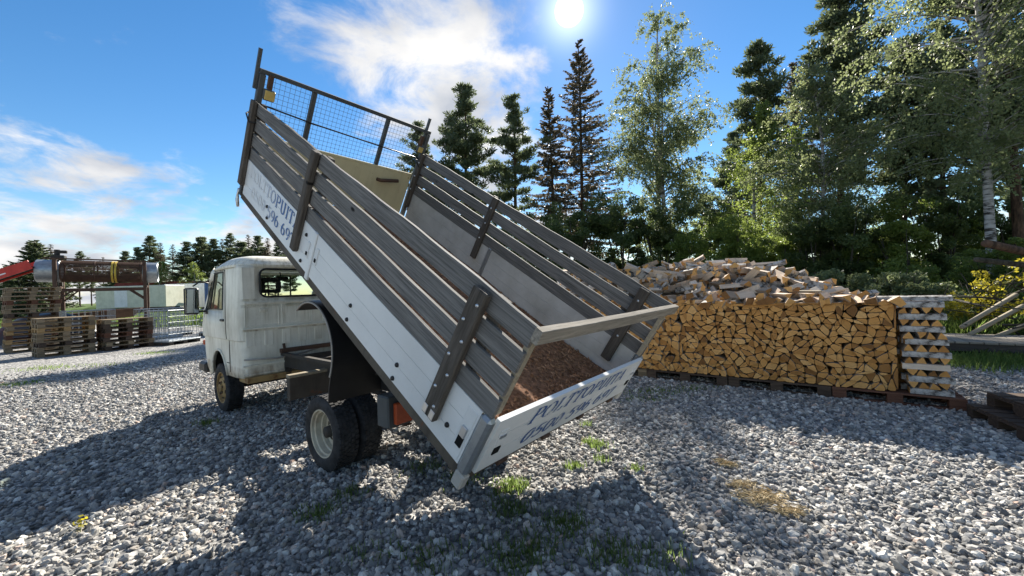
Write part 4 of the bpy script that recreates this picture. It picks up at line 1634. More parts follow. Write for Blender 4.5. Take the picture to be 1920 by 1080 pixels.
MB().tube([(WB, -.75, RT), (WB, .75, RT)], .045, 10).build('front_axle', ['chassis_black'], TR, True)
for s in (-1, 1):
    m_ = MB()
    for k in range(3):
        m_.box(-.62 + .1 * k, .62 - .1 * k, s * .47 - .035, s * .47 + .035, .385 + .016 * k, .399 + .016 * k)
    m_.build('leaf_spring', ['rusty_steel'], TR)
cb_ = MB().box(.90, .975, -.86, .86, .465, .70, 0, None, .004)
cb_.box(.895, .98, -.865, .865, .702, .735, 1, None, .004)
cb_.build('cross_beam', ['frame_wood_steel', 'pale_wood'], TR)
MB().box(1.93, 1.99, -.55, .55, .846, .90, 0, None, .004).tube([(1.96, .5, .9), (1.98, .5, .96)], .018, 6).build('bed_rest', ['rusty_steel'], TR)
MB().tube([(.55, 0, .55), (.25, 0, 1.2)], .075, 14).tube([(.25, 0, 1.2), (.02, 0, 1.72)], .055, 14).build('hydraulic_ram', ['grey_steel'], TR, True)
tk = MB().box(.95, 1.7, -.86, -.50, .42, .70, 0, None, .03)
tk.build('fuel_tank', ['chassis_black'], TR)
bt = MB().box(1.15, 1.55, .47, .80, .44, .62, 0, None, .015)
MB().box(1.2, 1.6, .02, .36, .42, .60, 0, None, .02).build('spare_carrier', ['chassis_black'], TR)
for s in (-1, 1):
    lb = MB().box(-.86, -.70, s * .715 - .115, s * .715 + .115, .50, .755, 0, None, .012)
    lb.box(-.80, -.74, s * .60 - .25 * (s > 0) + .0, s * .60 + .25 * (s < 0), .60, .66)
    l_ = lb.build('lamp_bracket', ['grey_steel'], TR)
    MB().box(-.905, -.861, s * .70 - .085, s * .70 + .085, .53, .70, 0, None, .008).build('tail_lamp', ['orange_lens'], l_)
    MB().tube([(-.90, s * .52, .47), (-.98, s * .52, .47)], [.05, .062], 14).box(-.94, -.9, s * .52 - .012, s * .52 + .012, .47, .62).build('reversing_lamp', ['galvanised'], l_)
pv = MB()
for s in (-1, 1):
    pv.prism([(-1.45, .72), (-1.30, .72), (-1.30, .86), (-1.36, .93), (-1.43, .90)], s * .44 - .012, s * .44 + .012)
pv.tube([(-1.38, -.5, .87), (-1.38, .5, .87)], .025, 10)
pv.build('bed_pivot', ['rusty_steel'], TR)

# --------------------------- tipper bed (local: x forward, y left, z up from the bed floor line)
fl = MB()
fl.box(.03, BL, -1.04, 1.04, -.022, .002)
for y_ in (-.40, .40):
    fl.box(.25, 3.9, y_ - .04, y_ + .04, -.16, -.0225)
for k in range(9):
    fl.box(.12 + k * .48, .18 + k * .48, -1.03, 1.03, -.085, -.0226)
for s in (-1, 1):
    fl.box(.0, BL + .02, s * 1.05 - .018, s * 1.05 + .018, -.075, -.008)
fl.box(.0, .06, -1.03, 1.03, -.09, -.024)
bed = fl.build('tipper_bed', ['frame_wood_steel'], TR, loc=(-1.9618, 0, .561), rot=(0, -R_(32.579), 0))

for s in (-1, 1):
    for (a, b) in ((.062, 2.185), (2.245, 4.02)):
        m_ = MB()
        for (u0, u1) in ((.004, .130), (.1325, .260), (.2625, BH)):
            o_ = .0 if u0 < .1 else (.0005 if u0 < .2 else 0)
            y0, y1 = (1.050, 1.079) if s > 0 else (-1.079, -1.050)
            mats_ = [0, 0, 0, 0, 0, 0]
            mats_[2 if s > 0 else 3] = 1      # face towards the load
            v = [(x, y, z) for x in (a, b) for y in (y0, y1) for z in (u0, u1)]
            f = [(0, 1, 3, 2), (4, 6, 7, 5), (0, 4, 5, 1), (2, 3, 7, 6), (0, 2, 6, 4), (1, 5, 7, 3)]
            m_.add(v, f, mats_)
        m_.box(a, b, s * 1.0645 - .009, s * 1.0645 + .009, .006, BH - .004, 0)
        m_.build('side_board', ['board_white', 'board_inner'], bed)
    # middle post
    MB().box(2.188, 2.242, s * 1.064 - .026, s * 1.064 + .026, -.04, BH + .006, 0, None, .006).build('side_post', ['galvanised' if s < 0 else 'board_white'], bed)
    for (s0, u0) in ((2.30, .20), (2.13, .22)):
        MB().box(s0 - .022, s0 + .022, s * 1.080 - .004, s * 1.080 + .006, u0 - .075, u0 + .075, 0, None, .004).box(s0 - .012, s0 + .012, s * 1.082 - .004, s * 1.082 + .010, u0 - .05, u0 - .02, 1).build('latch', ['board_white', 'dark_gap'], bed)
    # rear corner post and its foot
    MB().box(-.022, .058, s * 1.068 - .038, s * 1.068 + .030, -.012, BH + .004, 0, None, .018).build('corner_post', ['galvanised'], bed)
    MB().box(-.026, .050, s * 1.066 - .030, s * 1.066 + .030, -.115, -.013, 0, None, .010).build('post_foot', ['board_inner'], bed)
    # drop-latch near the rear corner
    MB().box(.075, .155, s * 1.079 - .006, s * 1.079 + .003, .02, .36, 0, None, .003).box(.09, .135, s * 1.080, s * 1.080 + s * .008, .10, .17, 1).box(.09, .135, s * 1.080, s * 1.080 + s * .014, .17, .24, 2, None, .003).build('latch', ['board_white', 'dark_gap', 'zinc'], bed)
# bolts on the left board
for (a, u) in ((1.474, .162), (1.469, .041), (.793, .138), (.789, .03), (.235, .139), (3.25, .06), (3.3, .16), (2.38, .05), (2.38, .3)):
    for s in (-1, 1):
        MB().lathe([(0, .012), (.012, .012), (.016, .006), (.017, -.003)], 12).build('bolt', ['black_plastic'], bed, True, (a, s * 1.080, u), (0, 0, 0 if s > 0 else math.pi))


def rough_plank(x0, x1, y0, y1, z0, z1, wav=.004, seg=14, wavtop=None, mat='grey_plank', nick=0):
    n = seg + 1
    v, f = [], []
    p1, p2, p3 = (random.uniform(0, 6) for _ in range(3))
    for i in range(n):
        t = i / seg
        x = x0 + (x1 - x0) * t
        a = wav * (math.sin(t * 7 + p1) + .5 * math.sin(t * 19 + p2)) * .6
        b = (wavtop or wav) * (math.sin(t * 6 + p2) + .6 * math.sin(t * 23 + p3)) * .6
        if nick and i in (n - 1, n - 2):
            b -= nick * (1 if i == n - 1 else .4)
        yo = wav * .8 * math.sin(t * 5 + p3)
        c = .003
        v += [(x, y0 + yo, z0 + a + c), (x, y0 + yo + c, z0 + a), (x, y1 + yo - c, z0 + a), (x, y1 + yo, z0 + a + c), (x, y1 + yo, z1 + b - c), (x, y1 + yo - c, z1 + b), (x, y0 + yo + c, z1 + b), (x, y0 + yo, z1 + b - c)]
    for i in range(seg):
        for k in range(8):
            f.append((i * 8 + k, i * 8 + (k + 1) % 8, (i + 1) * 8 + (k + 1) % 8, (i + 1) * 8 + k))
    f.append(tuple(range(8)))
    f.append(tuple(range(seg * 8, seg * 8 + 8)))
    return MB().add(v, f)


random.seed(3)
PL = [(.391, .519), (.547, .675), (.704, .829), (.859, .985)]
for s in (-1, 1):
    for row, (u0, u1) in enumerate(PL):
        y0, y1 = (1.046, 1.0745) if s > 0 else (-1.0745, -1.046)
        dz = random.uniform(-.004, .004)
        rough_plank(0.0, 2.455, y0, y1, u0 + (dz if row else 0), u1 + dz, .004 if row else .0025, 16, .008 if row == 3 else None).build('plank', ['grey_plank'], bed)
        dz = random.uniform(-.006, .005)
        rough_plank(2.462, 4.055, y0, y1, u0 + (dz if row else 0), u1 + dz - (.006 if row == 3 else 0), .004 if row else .0025, 12, .008 if row == 3 else None).build('plank', ['grey_plank'], bed)
    # stakes outside and inside the planks
    for (sc, w0, u0, u1) in ((.365, .115, .10, .972), (2.505, .085, .09, .985), (4.045, .085, .095, .995)):
        y0, y1 = (1.0805, 1.128) if s > 0 else (-1.128, -1.0805)
        st = MB().box(sc - w0 / 2, sc + w0 / 2, y0, y1, u0, u1, 0, None, .008)
        so = st.build('stake', ['dark_plank'], bed)
        if True:
            so.data.materials[0] = MATS['stake_wood'] if 'stake_wood' in MATS else wood('stake_wood', (0.04, 0.034, 0.028), (0.15, 0.13, 0.11), scale=(14, 14, 1.2))
        if sc < .5:
            for k in range(7):
                uu = .20 + k * .115
                MB().lathe([(0, .007), (.009, .006), (.011, -.001)], 10).build('bolt', ['zinc'], so, True, (sc + (.025 if k % 2 else -.025), s * 1.1285, uu), (0, 0, 0 if s > 0 else math.pi))
            for q in (-.032, .035):
                MB().box(sc + q - .02, sc + q + .02, s * 1.128 - .001, s * 1.128 + .003, .112, .172, 0, None, .002).build('steel_plate', ['zinc'], so)
    for (sc, w0, u0, u1) in ((.275, .10, .17, .972), (2.41, .085, .17, .985), (4.03, .075, .12, .985)):
        y0, y1 = (.998, 1.0435) if s > 0 else (-1.0435, -.998)
        if s > 0 or True:
            io = MB().box(sc - w0 / 2, sc + w0 / 2, y0, y1, max(u0, .17), u1, 0, None, .006).build('stake', ['stake_wood'], bed)
            for k in range(3):
                MB().lathe([(0, .008), (.010, .006), (.012, -.001)], 10).build('bolt', ['zinc'], io, True, (sc, s * .9975, .45 + k * .2), (0, 0, math.pi if s > 0 else 0))
    MB().box(.002, .038, min(s * .996, s * 1.0435), max(s * .996, s * 1.0435), .41, .904, 0, None, .003).build('end_batten', ['pale_wood'], bed)
# cross rail over the tail
rough_plank(-1.085, 1.085, -.047, -.002, .906, .987, .003, 12).build('cross_rail', ['rail_wood'], bed, rot=(0, 0, R_(90)), loc=(-.049, 0, 0))
# headboard
hb = MB().box(4.092, 4.112, -.985, .985, .0, .64)
hb.box(4.088, 4.116, -.99, .99, .625, .655, 0, None, .004)
hbo = hb.build('headboard', ['cream_steel'], bed)
for s in (-1, 1):
    MB().box(4.080, 4.140, s * 1.055 - .028, s * 1.055 + .028, -.05, 1.262, 0, None, .006).build('headboard_post', ['grey_steel'], bed)
MB().box(4.098, 4.128, 1.088, 1.118, 1.10, 1.485).build('headboard_tip', ['grey_steel'], bed)
MB().box(4.098, 4.128, -1.026, -.996, 1.10, 1.470).build('headboard_tip', ['grey_steel'], bed)
MB().box(4.080, 4.140, -1.083, 1.083, 1.264, 1.308, 0, None, .006).build('top_bar', ['grey_steel'], bed)
for y_ in (.535, -.405):
    MB().box(4.088, 4.132, y_ - .024, y_ + .024, .656, 1.263, 0, None, .004).build('upright', ['grey_steel'], bed)
wm = MB()
k = -1.02
while k < 1.03:
    wm.tube([(4.108, k, .645), (4.108, k, 1.275)], .0017, 4, cap=False)
    k += .05
k = .67
while k < 1.27:
    wm.tube([(4.112, -1.03, k), (4.112, 1.03, k)], .0017, 4, cap=False)
    k += .05
tag(wm.build('wire_mesh', ['grey_steel'], bed), kind='stuff')
MB().tube([(4.085, 1.03, .97), (4.082, .5, .935), (4.082, -.4, .91), (4.085, -1.02, .90)], .009, 7).build('cord', ['black_plastic'], bed, True)
for (y_, u_, a) in ((.985, 1.085, .055), (-.955, 1.03, .045)):
    lo = MB().box(4.03, 4.079, y_ - a, y_ + a, u_ - a, u_ + a, 0, None, .012).build('work_lamp', ['grey_steel'], bed)
    MB().box(4.020, 4.0295, y_ - a * .85, y_ + a * .85, u_ - a * .85, u_ + a * .85, 0, None, .004).build('lamp_lens', ['amber_plastic'], lo)
    MB().box(4.05, 4.10, y_ - .02, y_ + .02, u_ + a, u_ + a + .14).build('lamp_bracket', ['rusty_steel'], lo)
MB().tube([(4.088, -.47, .47), (4.04, -.50, .475), (4.0, -.74, .53)], .024, 10).build('pipe', ['rusty_steel'], bed, True)
for s in (-1, 1):
    loop = [(4.0, s * .99, .80), (4.0, s * 1.14, .78), (4.10, s * 1.14, .84), (4.15, s * 1.10, .86), (4.15, s * 1.0, .86), (4.0, s * .99, .80)]
    MB().tube(loop, .009, 6).build('strap', ['black_plastic'], bed, True)
MB().tube([(4.09, 1.10, .03), (4.10, 1.10, -.04), (4.08, 1.10, -.10), (4.03, 1.10, -.16)], [.012, .012, .02, .015], 8).build('strap_hook', ['zinc'], bed, True)
# tailgate
tg = MB()
for (u0, u1) in ((.0, .130), (.1325, .260), (.2625, BH)):
    tg.box(-.034, -.004, -1.026, 1.026, u0, u1, 0)
tg.box(-.028, -.008, -1.024, 1.024, .004, BH - .004, 0)
tgo = tg.build('tailgate', ['board_white'], bed)
for s in (-1, 1):
    MB().box(-.038, -.034, s * .93 - .035, s * .93 + .035, .10, .30, 0, None, .001).box(-.044, -.038, s * .93 - .028, s * .93 + .028, .12, .17, 1).box(-.044, -.038, s * .93 - .028, s * .93 + .028, .245, .265, 2).build('latch', ['board_white', 'dark_gap', 'zinc'], bed)
for y_ in (-.75, -.2, .3, .78):
    MB().box(-.048, -.0, y_ - .045, y_ + .045, -.035, -.002, 0, None, .004).build('hinge', ['rusty_steel'], bed)

# ------------ painted lettering


def arc(cx, cy, rx, ry, a0, a1, n=14):
    return [(cx + rx * math.cos(R_(a0 + (a1 - a0) * i / n)), cy + ry * math.sin(R_(a0 + (a1 - a0) * i / n))) for i in range(n + 1)]


def serif(x, y, w=.13):
    return [(x - w, y), (x + w, y)]


GL = {
    'O': (.84, [arc(.40, .5, .31, .47, 0, 360, 28)]),
    '0': (.62, [arc(.29, .5, .20, .47, 0, 360, 28)]),
    'P': (.68, [[(.17, .0), (.17, 1.0)], [(.17, .965), (.38, .965)] + arc(.38, .735, .20, .23, 90, -90, 12)[1:] + [(.17, .505)], serif(.17, .03), serif(.10, .97, .08)]),
    'L': (.62, [[(.17, 0), (.17, 1.0)], [(.06, .035), (.54, .035), (.56, .24)], serif(.17, .97)]),
    'T': (.70, [[(.35, 0), (.35, 1.0)], [(.06, .76), (.08, .965), (.62, .965), (.64, .76)], serif(.35, .03)]),
    'U': (.80, [[(.18, 1.0), (.18, .32)] + arc(.39, .32, .21, .29, 180, 360, 14)[1:] + [(.60, 1.0)], serif(.18, .97), serif(.60, .97)]),
    'I': (.38, [[(.19, 0), (.19, 1.0)], serif(.19, .03), serif(.19, .97)]),
    'A': (.78, [[(.10, .0), (.38, 1.0)], [(.38, 1.0), (.66, 0)], [(.19, .34), (.56, .34)], serif(.10, .03, .09), serif(.66, .03, .11)]),
    '5': (.60, [[(.50, .955), (.16, .955)], [(.16, .97), (.12, .53)], [(.12, .53)] + arc(.27, .32, .21, .28, 120, -140, 18)]),
    '9': (.62, [arc(.29, .68, .20, .28, 0, 360, 24), arc(.18, .60, .31, .57, 8, -75, 12)]),
    '6': (.62, [arc(.29, .31, .20, .28, 0, 360, 24), arc(.40, .40, .31, .57, 188, 105, 12)]),
    '7': (.58, [[(.07, .78), (.09, .955), (.52, .955)], [(.52, .97), (.22, 0)]]),
    ' ': (.36, [])}


def text_mesh(txt, height, width, thick=.15, thin=.06, slant=0.0):
    """flat letters in (x, y), fitted to width"""
    adv = sum(GL[c][0] for c in txt)
    kx = width / adv
    V, F = [], []
    x0 = 0
    for c in txt:
        a, strokes = GL[c]
        for st in strokes:
            n = len(st)
            L_ = []
            for i in range(n):
                p = st[i]
                q0, q1 = st[max(0, i - 1)], st[min(n - 1, i + 1)]
                if n > 6 and abs(st[0][0] - st[-1][0]) < 1e-6 and abs(st[0][1] - st[-1][1]) < 1e-6:
                    q0, q1 = st[(i - 1) % (n - 1)], st[(i + 1) % (n - 1)]
                dx, dy = q1[0] - q0[0], q1[1] - q0[1]
                l = math.hypot(dx, dy) or 1
                dx, dy = dx / l, dy / l
                w = thin + (thick - thin) * abs(dy) ** 1.3
                if c in 'A7' and dy > 0 and dx > 0 and c == 'A':
                    w = thin * 1.2
                L_.append(((p[0] - dy * w / 2, p[1] + dx * w / 2), (p[0] + dy * w / 2, p[1] - dx * w / 2)))
            b = len(V)
            for (l1, r1) in L_:
                for (xx, yy) in (l1, r1):
                    V.append(((x0 + xx + slant * yy) * kx, yy * height))
            for i in range(n - 1):
                F.append((b + 2 * i, b + 2 * i + 1, b + 2 * i + 3, b + 2 * i + 2))
        x0 += a
    return V, F


def lettering(txt, height, width, place, mat, **kw):
    V, F = text_mesh(txt, height, width, **kw)
    m_ = MB().add([place(x, y, i) for i, (x, y) in enumerate(V)], F)
    me = bpy.data.meshes.new('lettering')
    me.from_pydata(m_.v, [], m_.f)
    me.materials.append(MATS[mat])
    link('lettering', me, bed)


TXT = ('POLTTOPUITA', '0500 596 697')
lettering(TXT[0], .118, 1.40, lambda x, y, i: (-.0365 - .00002 * (i % 40), .70 - x, .238 + y), 'letter_tail', slant=.28)
lettering(TXT[1], .105, 1.34, lambda x, y, i: (-.0365 - .00002 * (i % 40), .68 - x, .062 + y), 'letter_tail', slant=.28)
lettering(TXT[0], .125, 1.36, lambda x, y, i: (3.90 - x, 1.0815 + .00002 * (i % 40), .240 + y), 'letter_side')
lettering(TXT[1], .115, 1.20, lambda x, y, i: (3.78 - x, 1.0815 + .00002 * (i % 40), .072 + y), 'letter_side')

# ------------ load residue on the floor
plain('bark_mulch', (0.21, 0.105, 0.055), 0.95, vary=.6, scale=22)
plain('bark_chip', (0.32, 0.18, 0.10), 0.9, vary=.6, scale=14)
m_ = MB()
n1_, n2_ = 56, 36
for j in range(n2_):
    for i in range(n1_):
        a, y = .0 + 4.05 * i / (n1_ - 1), -1.045 + 2.09 * j / (n2_ - 1)
        m_.v.append((a, y, .006 + .02 * abs(math.sin(a * 3.1 + y * 2)) * abs(math.cos(y * 3.7 - a)) + .055 * math.exp(-a * 1.6) + random.uniform(0, .006)))
for j in range(n2_ - 1):
    for i in range(n1_ - 1):
        m_.f.append((j * n1_ + i, j * n1_ + i + 1, (j + 1) * n1_ + i + 1, (j + 1) * n1_ + i))
        m_.m.append(0)
        m_.t.append(.5)
tag(m_.build('bark_litter_or_core', ['bark_mulch'], bed), kind='stuff')
n = 6500
a = rng.uniform(.02, 1, n) ** 1.5 * 3.2
y = rng.uniform(-1.03, 1.03, n)
z = .012 + .06 * np.exp(-a * 1.6) + rng.uniform(0, .02, n)
v, f = leaf_quads(np.stack([a, y, z], 1), .04, .35, rand_unit(n) * np.array([1, 1, .35]))
o = link('bark_chips', fast_mesh('bark_chips', v, f, ['bark_chip'], np.full(n, .5)), bed)
tag(o, kind='stuff')

# ------------ rear mudguards hang from the bed
for s in (-1, 1):
    m_ = MB()
    ys_ = (.44, .965)
    outer, n = [], 22
    for i in range(n + 1):
        t = R_(22 + (178 - 22) * i / n)
        outer.append((2.07 + .445 * math.cos(t), -.70 + .445 * math.sin(t)))
    outer += [(1.60, -.78), (1.545, -.90)]
    inner = [(2.07 + (x - 2.07) * .965, -.70 + (z_ + .70) * .965) for x, z_ in outer]
    k = len(outer)
    v = [(x, s * ys_[0], z_) for x, z_ in outer] + [(x, s * ys_[1], z_) for x, z_ in outer] + [(x, s * ys_[0], z_) for x, z_ in inner] + [(x, s * ys_[1], z_) for x, z_ in inner]
    f = []
    for i in range(k - 1):
        f += [(i, i + 1, k + i + 1, k + i), (2 * k + i, 3 * k + i, 3 * k + i + 1, 2 * k + i + 1), (k + i, k + i + 1, 3 * k + i + 1, 3 * k + i), (i, 2 * k + i, 2 * k + i + 1, i + 1)]
    f += [(0, k, 3 * k, 2 * k), (k - 1, 3 * k - 1, 4 * k - 1, 2 * k - 1)]
    m_.add(v, f)
    # rolled lip
    lip = [(x, s * .967, z_) for x, z_ in inner[:-2]]
    m_.tube(lip, .009, 6, 1)
    # brackets up to the bed
    for q in (1.85, 2.25):
        m_.box(q - .02, q + .02, s * .7 - .015, s * .7 + .015, -.33, -.02)
    m_.box(2.30, 2.34, s * .7 - .015, s * .7 + .015, -.36, -.02)
    mo = m_.build('mudguard', ['black_plastic', 'hose'], bed)
    smooth_by_angle(mo, 40)

# --------------------------- cab
ZL = [1.035, 1.20, 1.42, 1.575, 1.75, 1.945, 1.985]


def lerp_tab(t, tab):
    for (a, va), (b, vb) in zip(tab, tab[1:]):
        if t <= b:
            return va + (vb - va) * max(0, (t - a)) / (b - a)
    return tab[-1][1]


XF = [(.40, 3.72), (.55, 3.86), (.80, 3.93), (1.0, 3.935), (1.2, 3.91), (1.42, 3.82), (1.575, 3.69), (1.75, 3.53), (1.945, 3.36), (2.0, 3.30)]
WH = [(.40, .90), (.6, .925), (1.02, .932), (1.035, .957), (1.2, .965), (1.42, .962), (1.945, .940), (2.0, .935)]
XRE = 2.10
SIDE = [2.40, 2.56, 2.70, 2.76, 2.82, 2.88, 2.94, 3.00, 3.06, 3.12, 3.18, 3.24, 3.30, 3.36, 3.42, 3.50]
NB, NC = 14, 5
cols = []      # each: function z -> (x, y), bottom z
back_y = [-.72, -.60, -.48, -.36, -.24, -.12, 0, .12, .24, .36, .48, .60, .72]


def side_x(x, z):
    if z <= 1.42 or x <= 2.70:
        return x
    wf = 3.50 + (3.16 - 3.50) * (z - 1.42) / (1.945 - 1.42)
    return 2.70 + (x - 2.70) * (wf - 2.70) / (3.50 - 2.70)


def arch_z(x):
    t = (x - 3.06) / .335
    if abs(t) >= 1:
        return .50 if x > 3.06 else .545
    return .50 + .365 * math.sqrt(1 - t * t)


def make_cols():
    C = []
    for y in back_y:
        C.append((lambda z, y=y: (XRE, y), .565, ('back', y)))
    for i in range(NC + 1):                         # rear left corner
        t = i / NC * math.pi / 2
        C.append((lambda z, t=t: (XRE + .085 * (1 - math.cos(t)), lerp_tab(z, WH) - .085 * (1 - math.sin(t))), .56, ('rc', 0)))
    for x in SIDE:
        C.append((lambda z, x=x: (side_x(x, z), lerp_tab(z, WH)), arch_z(x), ('side', x)))
    rf = .17
    for i in range(NC + 1):
        t = i / NC * math.pi / 2
        C.append((lambda z, t=t: (lerp_tab(z, XF) - .06 - rf + rf * math.sin(t), lerp_tab(z, WH) - rf * (1 - math.cos(t))), .46, ('fc', 0)))
    half_front = [.6, .3, 0]
    for y in half_front:
        C.append((lambda z, y=y: (lerp_tab(z, XF) - .06 * (abs(y) / .78) ** 2, y), .44, ('front', y)))
    left = C[len(back_y):]
    mir = []
    for fn, zb, tg_ in reversed(left[:-1]):
        mir.append((lambda z, fn=fn: (fn(z)[0], -fn(z)[1]), zb, ('m' + tg_[0], tg_[1])))
    return C + mir


CC = make_cols()
NROW = 6
V, F, Fm = [], [], []
zrows = []
for fn, zb, tg_ in CC:
    zs = [zb + (1.02 - zb) * k / (NROW - 1) for k in range(NROW)] + ZL
    for z in zs:
        x, y = fn(z)
        V.append((x, y, z))
nr = NROW + len(ZL)
nc = len(CC)
cab_faces, glassf = [], {'back': [], 'side': [], 'mside': [], 'front': []}
iz = {z: NROW + i for i, z in enumerate(ZL)}
for j in range(nc):
    q = (j + 1) % nc
    ta, tb = CC[j][2], CC[q][2]
    for i in range(nr - 1):
        face = (j * nr + i, q * nr + i, q * nr + i + 1, j * nr + i + 1)
        kind = None
        if ta[0] == tb[0] == 'back' and iz[1.575] <= i < iz[1.945] and max(abs(ta[1]), abs(tb[1])) <= .7201:
            kind = 'back'
        if ta[0] == tb[0] and ta[0] in ('side', 'mside') and min(ta[1], tb[1]) >= 2.70 and iz[1.42] <= i < iz[1.945]:
            kind = ta[0]
        if (ta[0] in ('front', 'mfront')) and (tb[0] in ('front', 'mfront')) and iz[1.42] <= i < iz[1.945]:
            kind = 'front'
        if kind:
            glassf[kind].append(face)
        else:
            cab_faces.append(face)
cabm = MB().add(V, cab_faces)
cab = cabm.build('cab', ['cab_white'], TR)
smooth_by_angle(cab, 28)
sol = cab.modifiers.new('thickness', 'SOLIDIFY')
sol.thickness = .03
sol.offset = -1
for kname, fl_ in glassf.items():
    m_ = MB()
    used = sorted({i for f_ in fl_ for i in f_})
    mp_ = {i: k for k, i in enumerate(used)}
    cx = np.mean([V[i] for i in used], axis=0)
    m_.add([tuple(np.array(V[i]) * .994 + cx * .006) if False else (V[i][0] + (.012 if kname == 'back' else (-.012 if kname == 'front' else 0)), V[i][1] - (.012 * np.sign(V[i][1]) if 'side' in kname else 0), V[i][2]) for i in used], [tuple(mp_[i] for i in f_) for f_ in fl_])
    g_ = m_.build('window_pane', ['window_glass'], cab)


def ring(path, r, mat, name, n=6):
    p = list(path) + [path[0], path[1]]
    MB().tube(p, r, n, cap=False).build(name, [mat], cab, True)


def rrect(y0, y1, z0, z1, r, x):
    out = []
    for (cy, cz, a0) in ((y1 - r, z1 - r, 0), (y0 + r, z1 - r, 90), (y0 + r, z0 + r, 180), (y1 - r, z0 + r, 270)):
        for k in range(5):
            t = R_(a0 + k * 22.5)
            out.append((x, cy + r * math.cos(t), cz + r * math.sin(t)))
    return out


# rear window: white corner fillets, then the rubber
fil = MB()
for sy in (-1, 1):
    for sz in (0, 1):
        yc, zc = sy * .72, (1.575, 1.945)[sz]
        dz_ = 1 if sz == 0 else -1
        pts = [(yc, zc)]
        for k in range(6):
            t = R_(90 * k / 5)
            pts.append((yc - sy * .075 * (1 - math.sin(t)), zc + dz_ * .075 * (1 - math.cos(t))))
        fil.add([(2.1005, a_, b_) for a_, b_ in pts], [tuple(range(len(pts)))])
fil.build('window_corner', ['cab_white'], cab)
ring(rrect(-.715, .715, 1.580, 1.940, .075, 2.097), .013, 'black_plastic', 'window_seal')
for s in (-1, 1):
    w_ = lambda z: s * (lerp_tab(z, WH) + .001)
    ring([(2.715, w_(1.43), 1.43), (2.715, w_(1.93), 1.93), (3.15, w_(1.93), 1.93), (3.47, w_(1.43), 1.43)], .009, 'black_plastic', 'window_seal')
    MB().tube([(3.27, w_(1.43), 1.43), (3.08, w_(1.93), 1.93)], .010, 6).build('window_bar', ['black_plastic'], cab)
    # door shut lines, handle, waist step
    sm_ = MB()
    def seam(pts, r=.0045):
        sm_.tube(pts, r, 5, cap=False)
    seam([(2.58, s * .9335, .60), (2.58, s * .9335, 1.02)])
    seam([(2.60, s * .9585, 1.04), (2.60, s * .966, 1.2), (2.60, s * .963, 1.42), (2.63, s * .946, 1.80), (2.66, s * .941, 1.955)])
    seam([(2.66, s * .941, 1.955), (3.18, s * .941, 1.957)])
    seam([(2.58, s * .9335, .72), (2.70, s * .9335, .72)])
    seam([(3.55, s * .963, 1.42), (3.62, s * .955, 1.1)])
    sm_.build('door_seam', ['dark_gap'], cab)
    MB().box(2.66, 2.80, s * .968 - .012, s * .968 + .012, 1.270, 1.302, 0, None, .006).build('door_handle', ['black_plastic'], cab)
    # wheel-arch lip
    lip = []
    for k in range(17):
        x = 2.72 + .68 * k / 16
        lip.append((x, s * (lerp_tab(max(.5, arch_z(x)), WH) + .004), arch_z(x)))
    MB().tube(lip, .016, 6).build('wheel_arch_lip', ['cab_white'], cab, True)
    # inner wheel tub
    tub = []
    for k in range(13):
        t = R_(180 * k / 12)
        tub.append((3.06 + .40 * math.cos(t), .50 + .40 * math.sin(t)))
    k = len(tub)
    MB().add([(x, s * .60, z) for x, z in tub] + [(x, s * .895, z) for x, z in tub], [(i, i + 1, k + i + 1, k + i) for i in range(k - 1)] + [tuple(range(k))]).build('wheel_tub', ['chassis_black'], cab)
    # mirror
    mr = MB().box(3.40, 3.445, s * 1.14 - .085, s * 1.14 + .085, 1.36, 1.74, 0, None, .02)
    mo = mr.build('mirror', ['black_plastic'], cab)
    MB().box(3.393, 3.3995, s * 1.14 - .072, s * 1.14 + .072, 1.385, 1.72, 0, None, .002).build('mirror_glass', ['mirror_glass'], mo)
    MB().tube([(3.36, s * .95, 1.80), (3.40, s * 1.04, 1.83), (3.43, s * 1.12, 1.76)], .010, 7).tube([(3.45, s * .96, 1.40), (3.44, s * 1.08, 1.40)], .012, 7).box(3.40, 3.48, s * .965 - .012, s * .965 + .012, 1.36, 1.44).build('mirror_arm', ['black_plastic'], mo, True)
    # bumper corner, front lamp
    MB().box(3.70, 4.03, s * .86 - .07, s * .86 + .09, .47, .625, 0, None, .03).build('bumper_end', ['black_plastic'], cab)
    MB().box(3.86, 3.905, s * .86 - .03, s * .86 + .06, .88, .95, 0, None, .01).build('indicator', ['orange_lens'], cab)
MB().box(3.93, 4.04, -.80, .80, .475, .62, 0, None, .02).build('bumper', ['black_plastic'], cab)
# pressed shapes on the rear wall
bk = MB()
def pad(y0, y1, z0, z1, d, b=.004):
    bk.box(XRE - d, XRE + .004, y0, y1, z0, z1, 0, None, min(b, d * .45))
pad(-.90, .90, 1.488, 1.520, .012)
pad(-.93, .93, 1.168, 1.190, .030)
for s in (-1, 1):
    pad(min(s * .775, s * .915), max(s * .775, s * .915), 1.55, 1.955, .008)
    for (a0, a1) in ((.07, .47), (.50, .90)):
        # raised frame round a recessed panel
        y0, y1 = min(s * a0, s * a1), max(s * a0, s * a1)
        pad(y0, y1, 1.455, 1.47, .008)
        pad(y0, y1, 1.205, 1.218, .008)
        pad(y0, y0 + .014, 1.219, 1.454, .008)
        pad(y1 - .014, y1, 1.219, 1.454, .008)
    pad(min(s * .64, s * .73), max(s * .64, s * .73), 1.385, 1.43, .010)
    pad(min(s * .17, s * .25), max(s * .17, s * .25), 1.385, 1.43, .010)
for k in range(9):
    y_ = -.84 + k * .21
    pad(y_ - .05, y_ + .05, .955, 1.145, .007)
pad(-.93, .93, .700, .725, .014)
pad(-.93, .93, .585, .612, .010)
bo = bk.build('rear_pressing', ['cab_white'], cab)
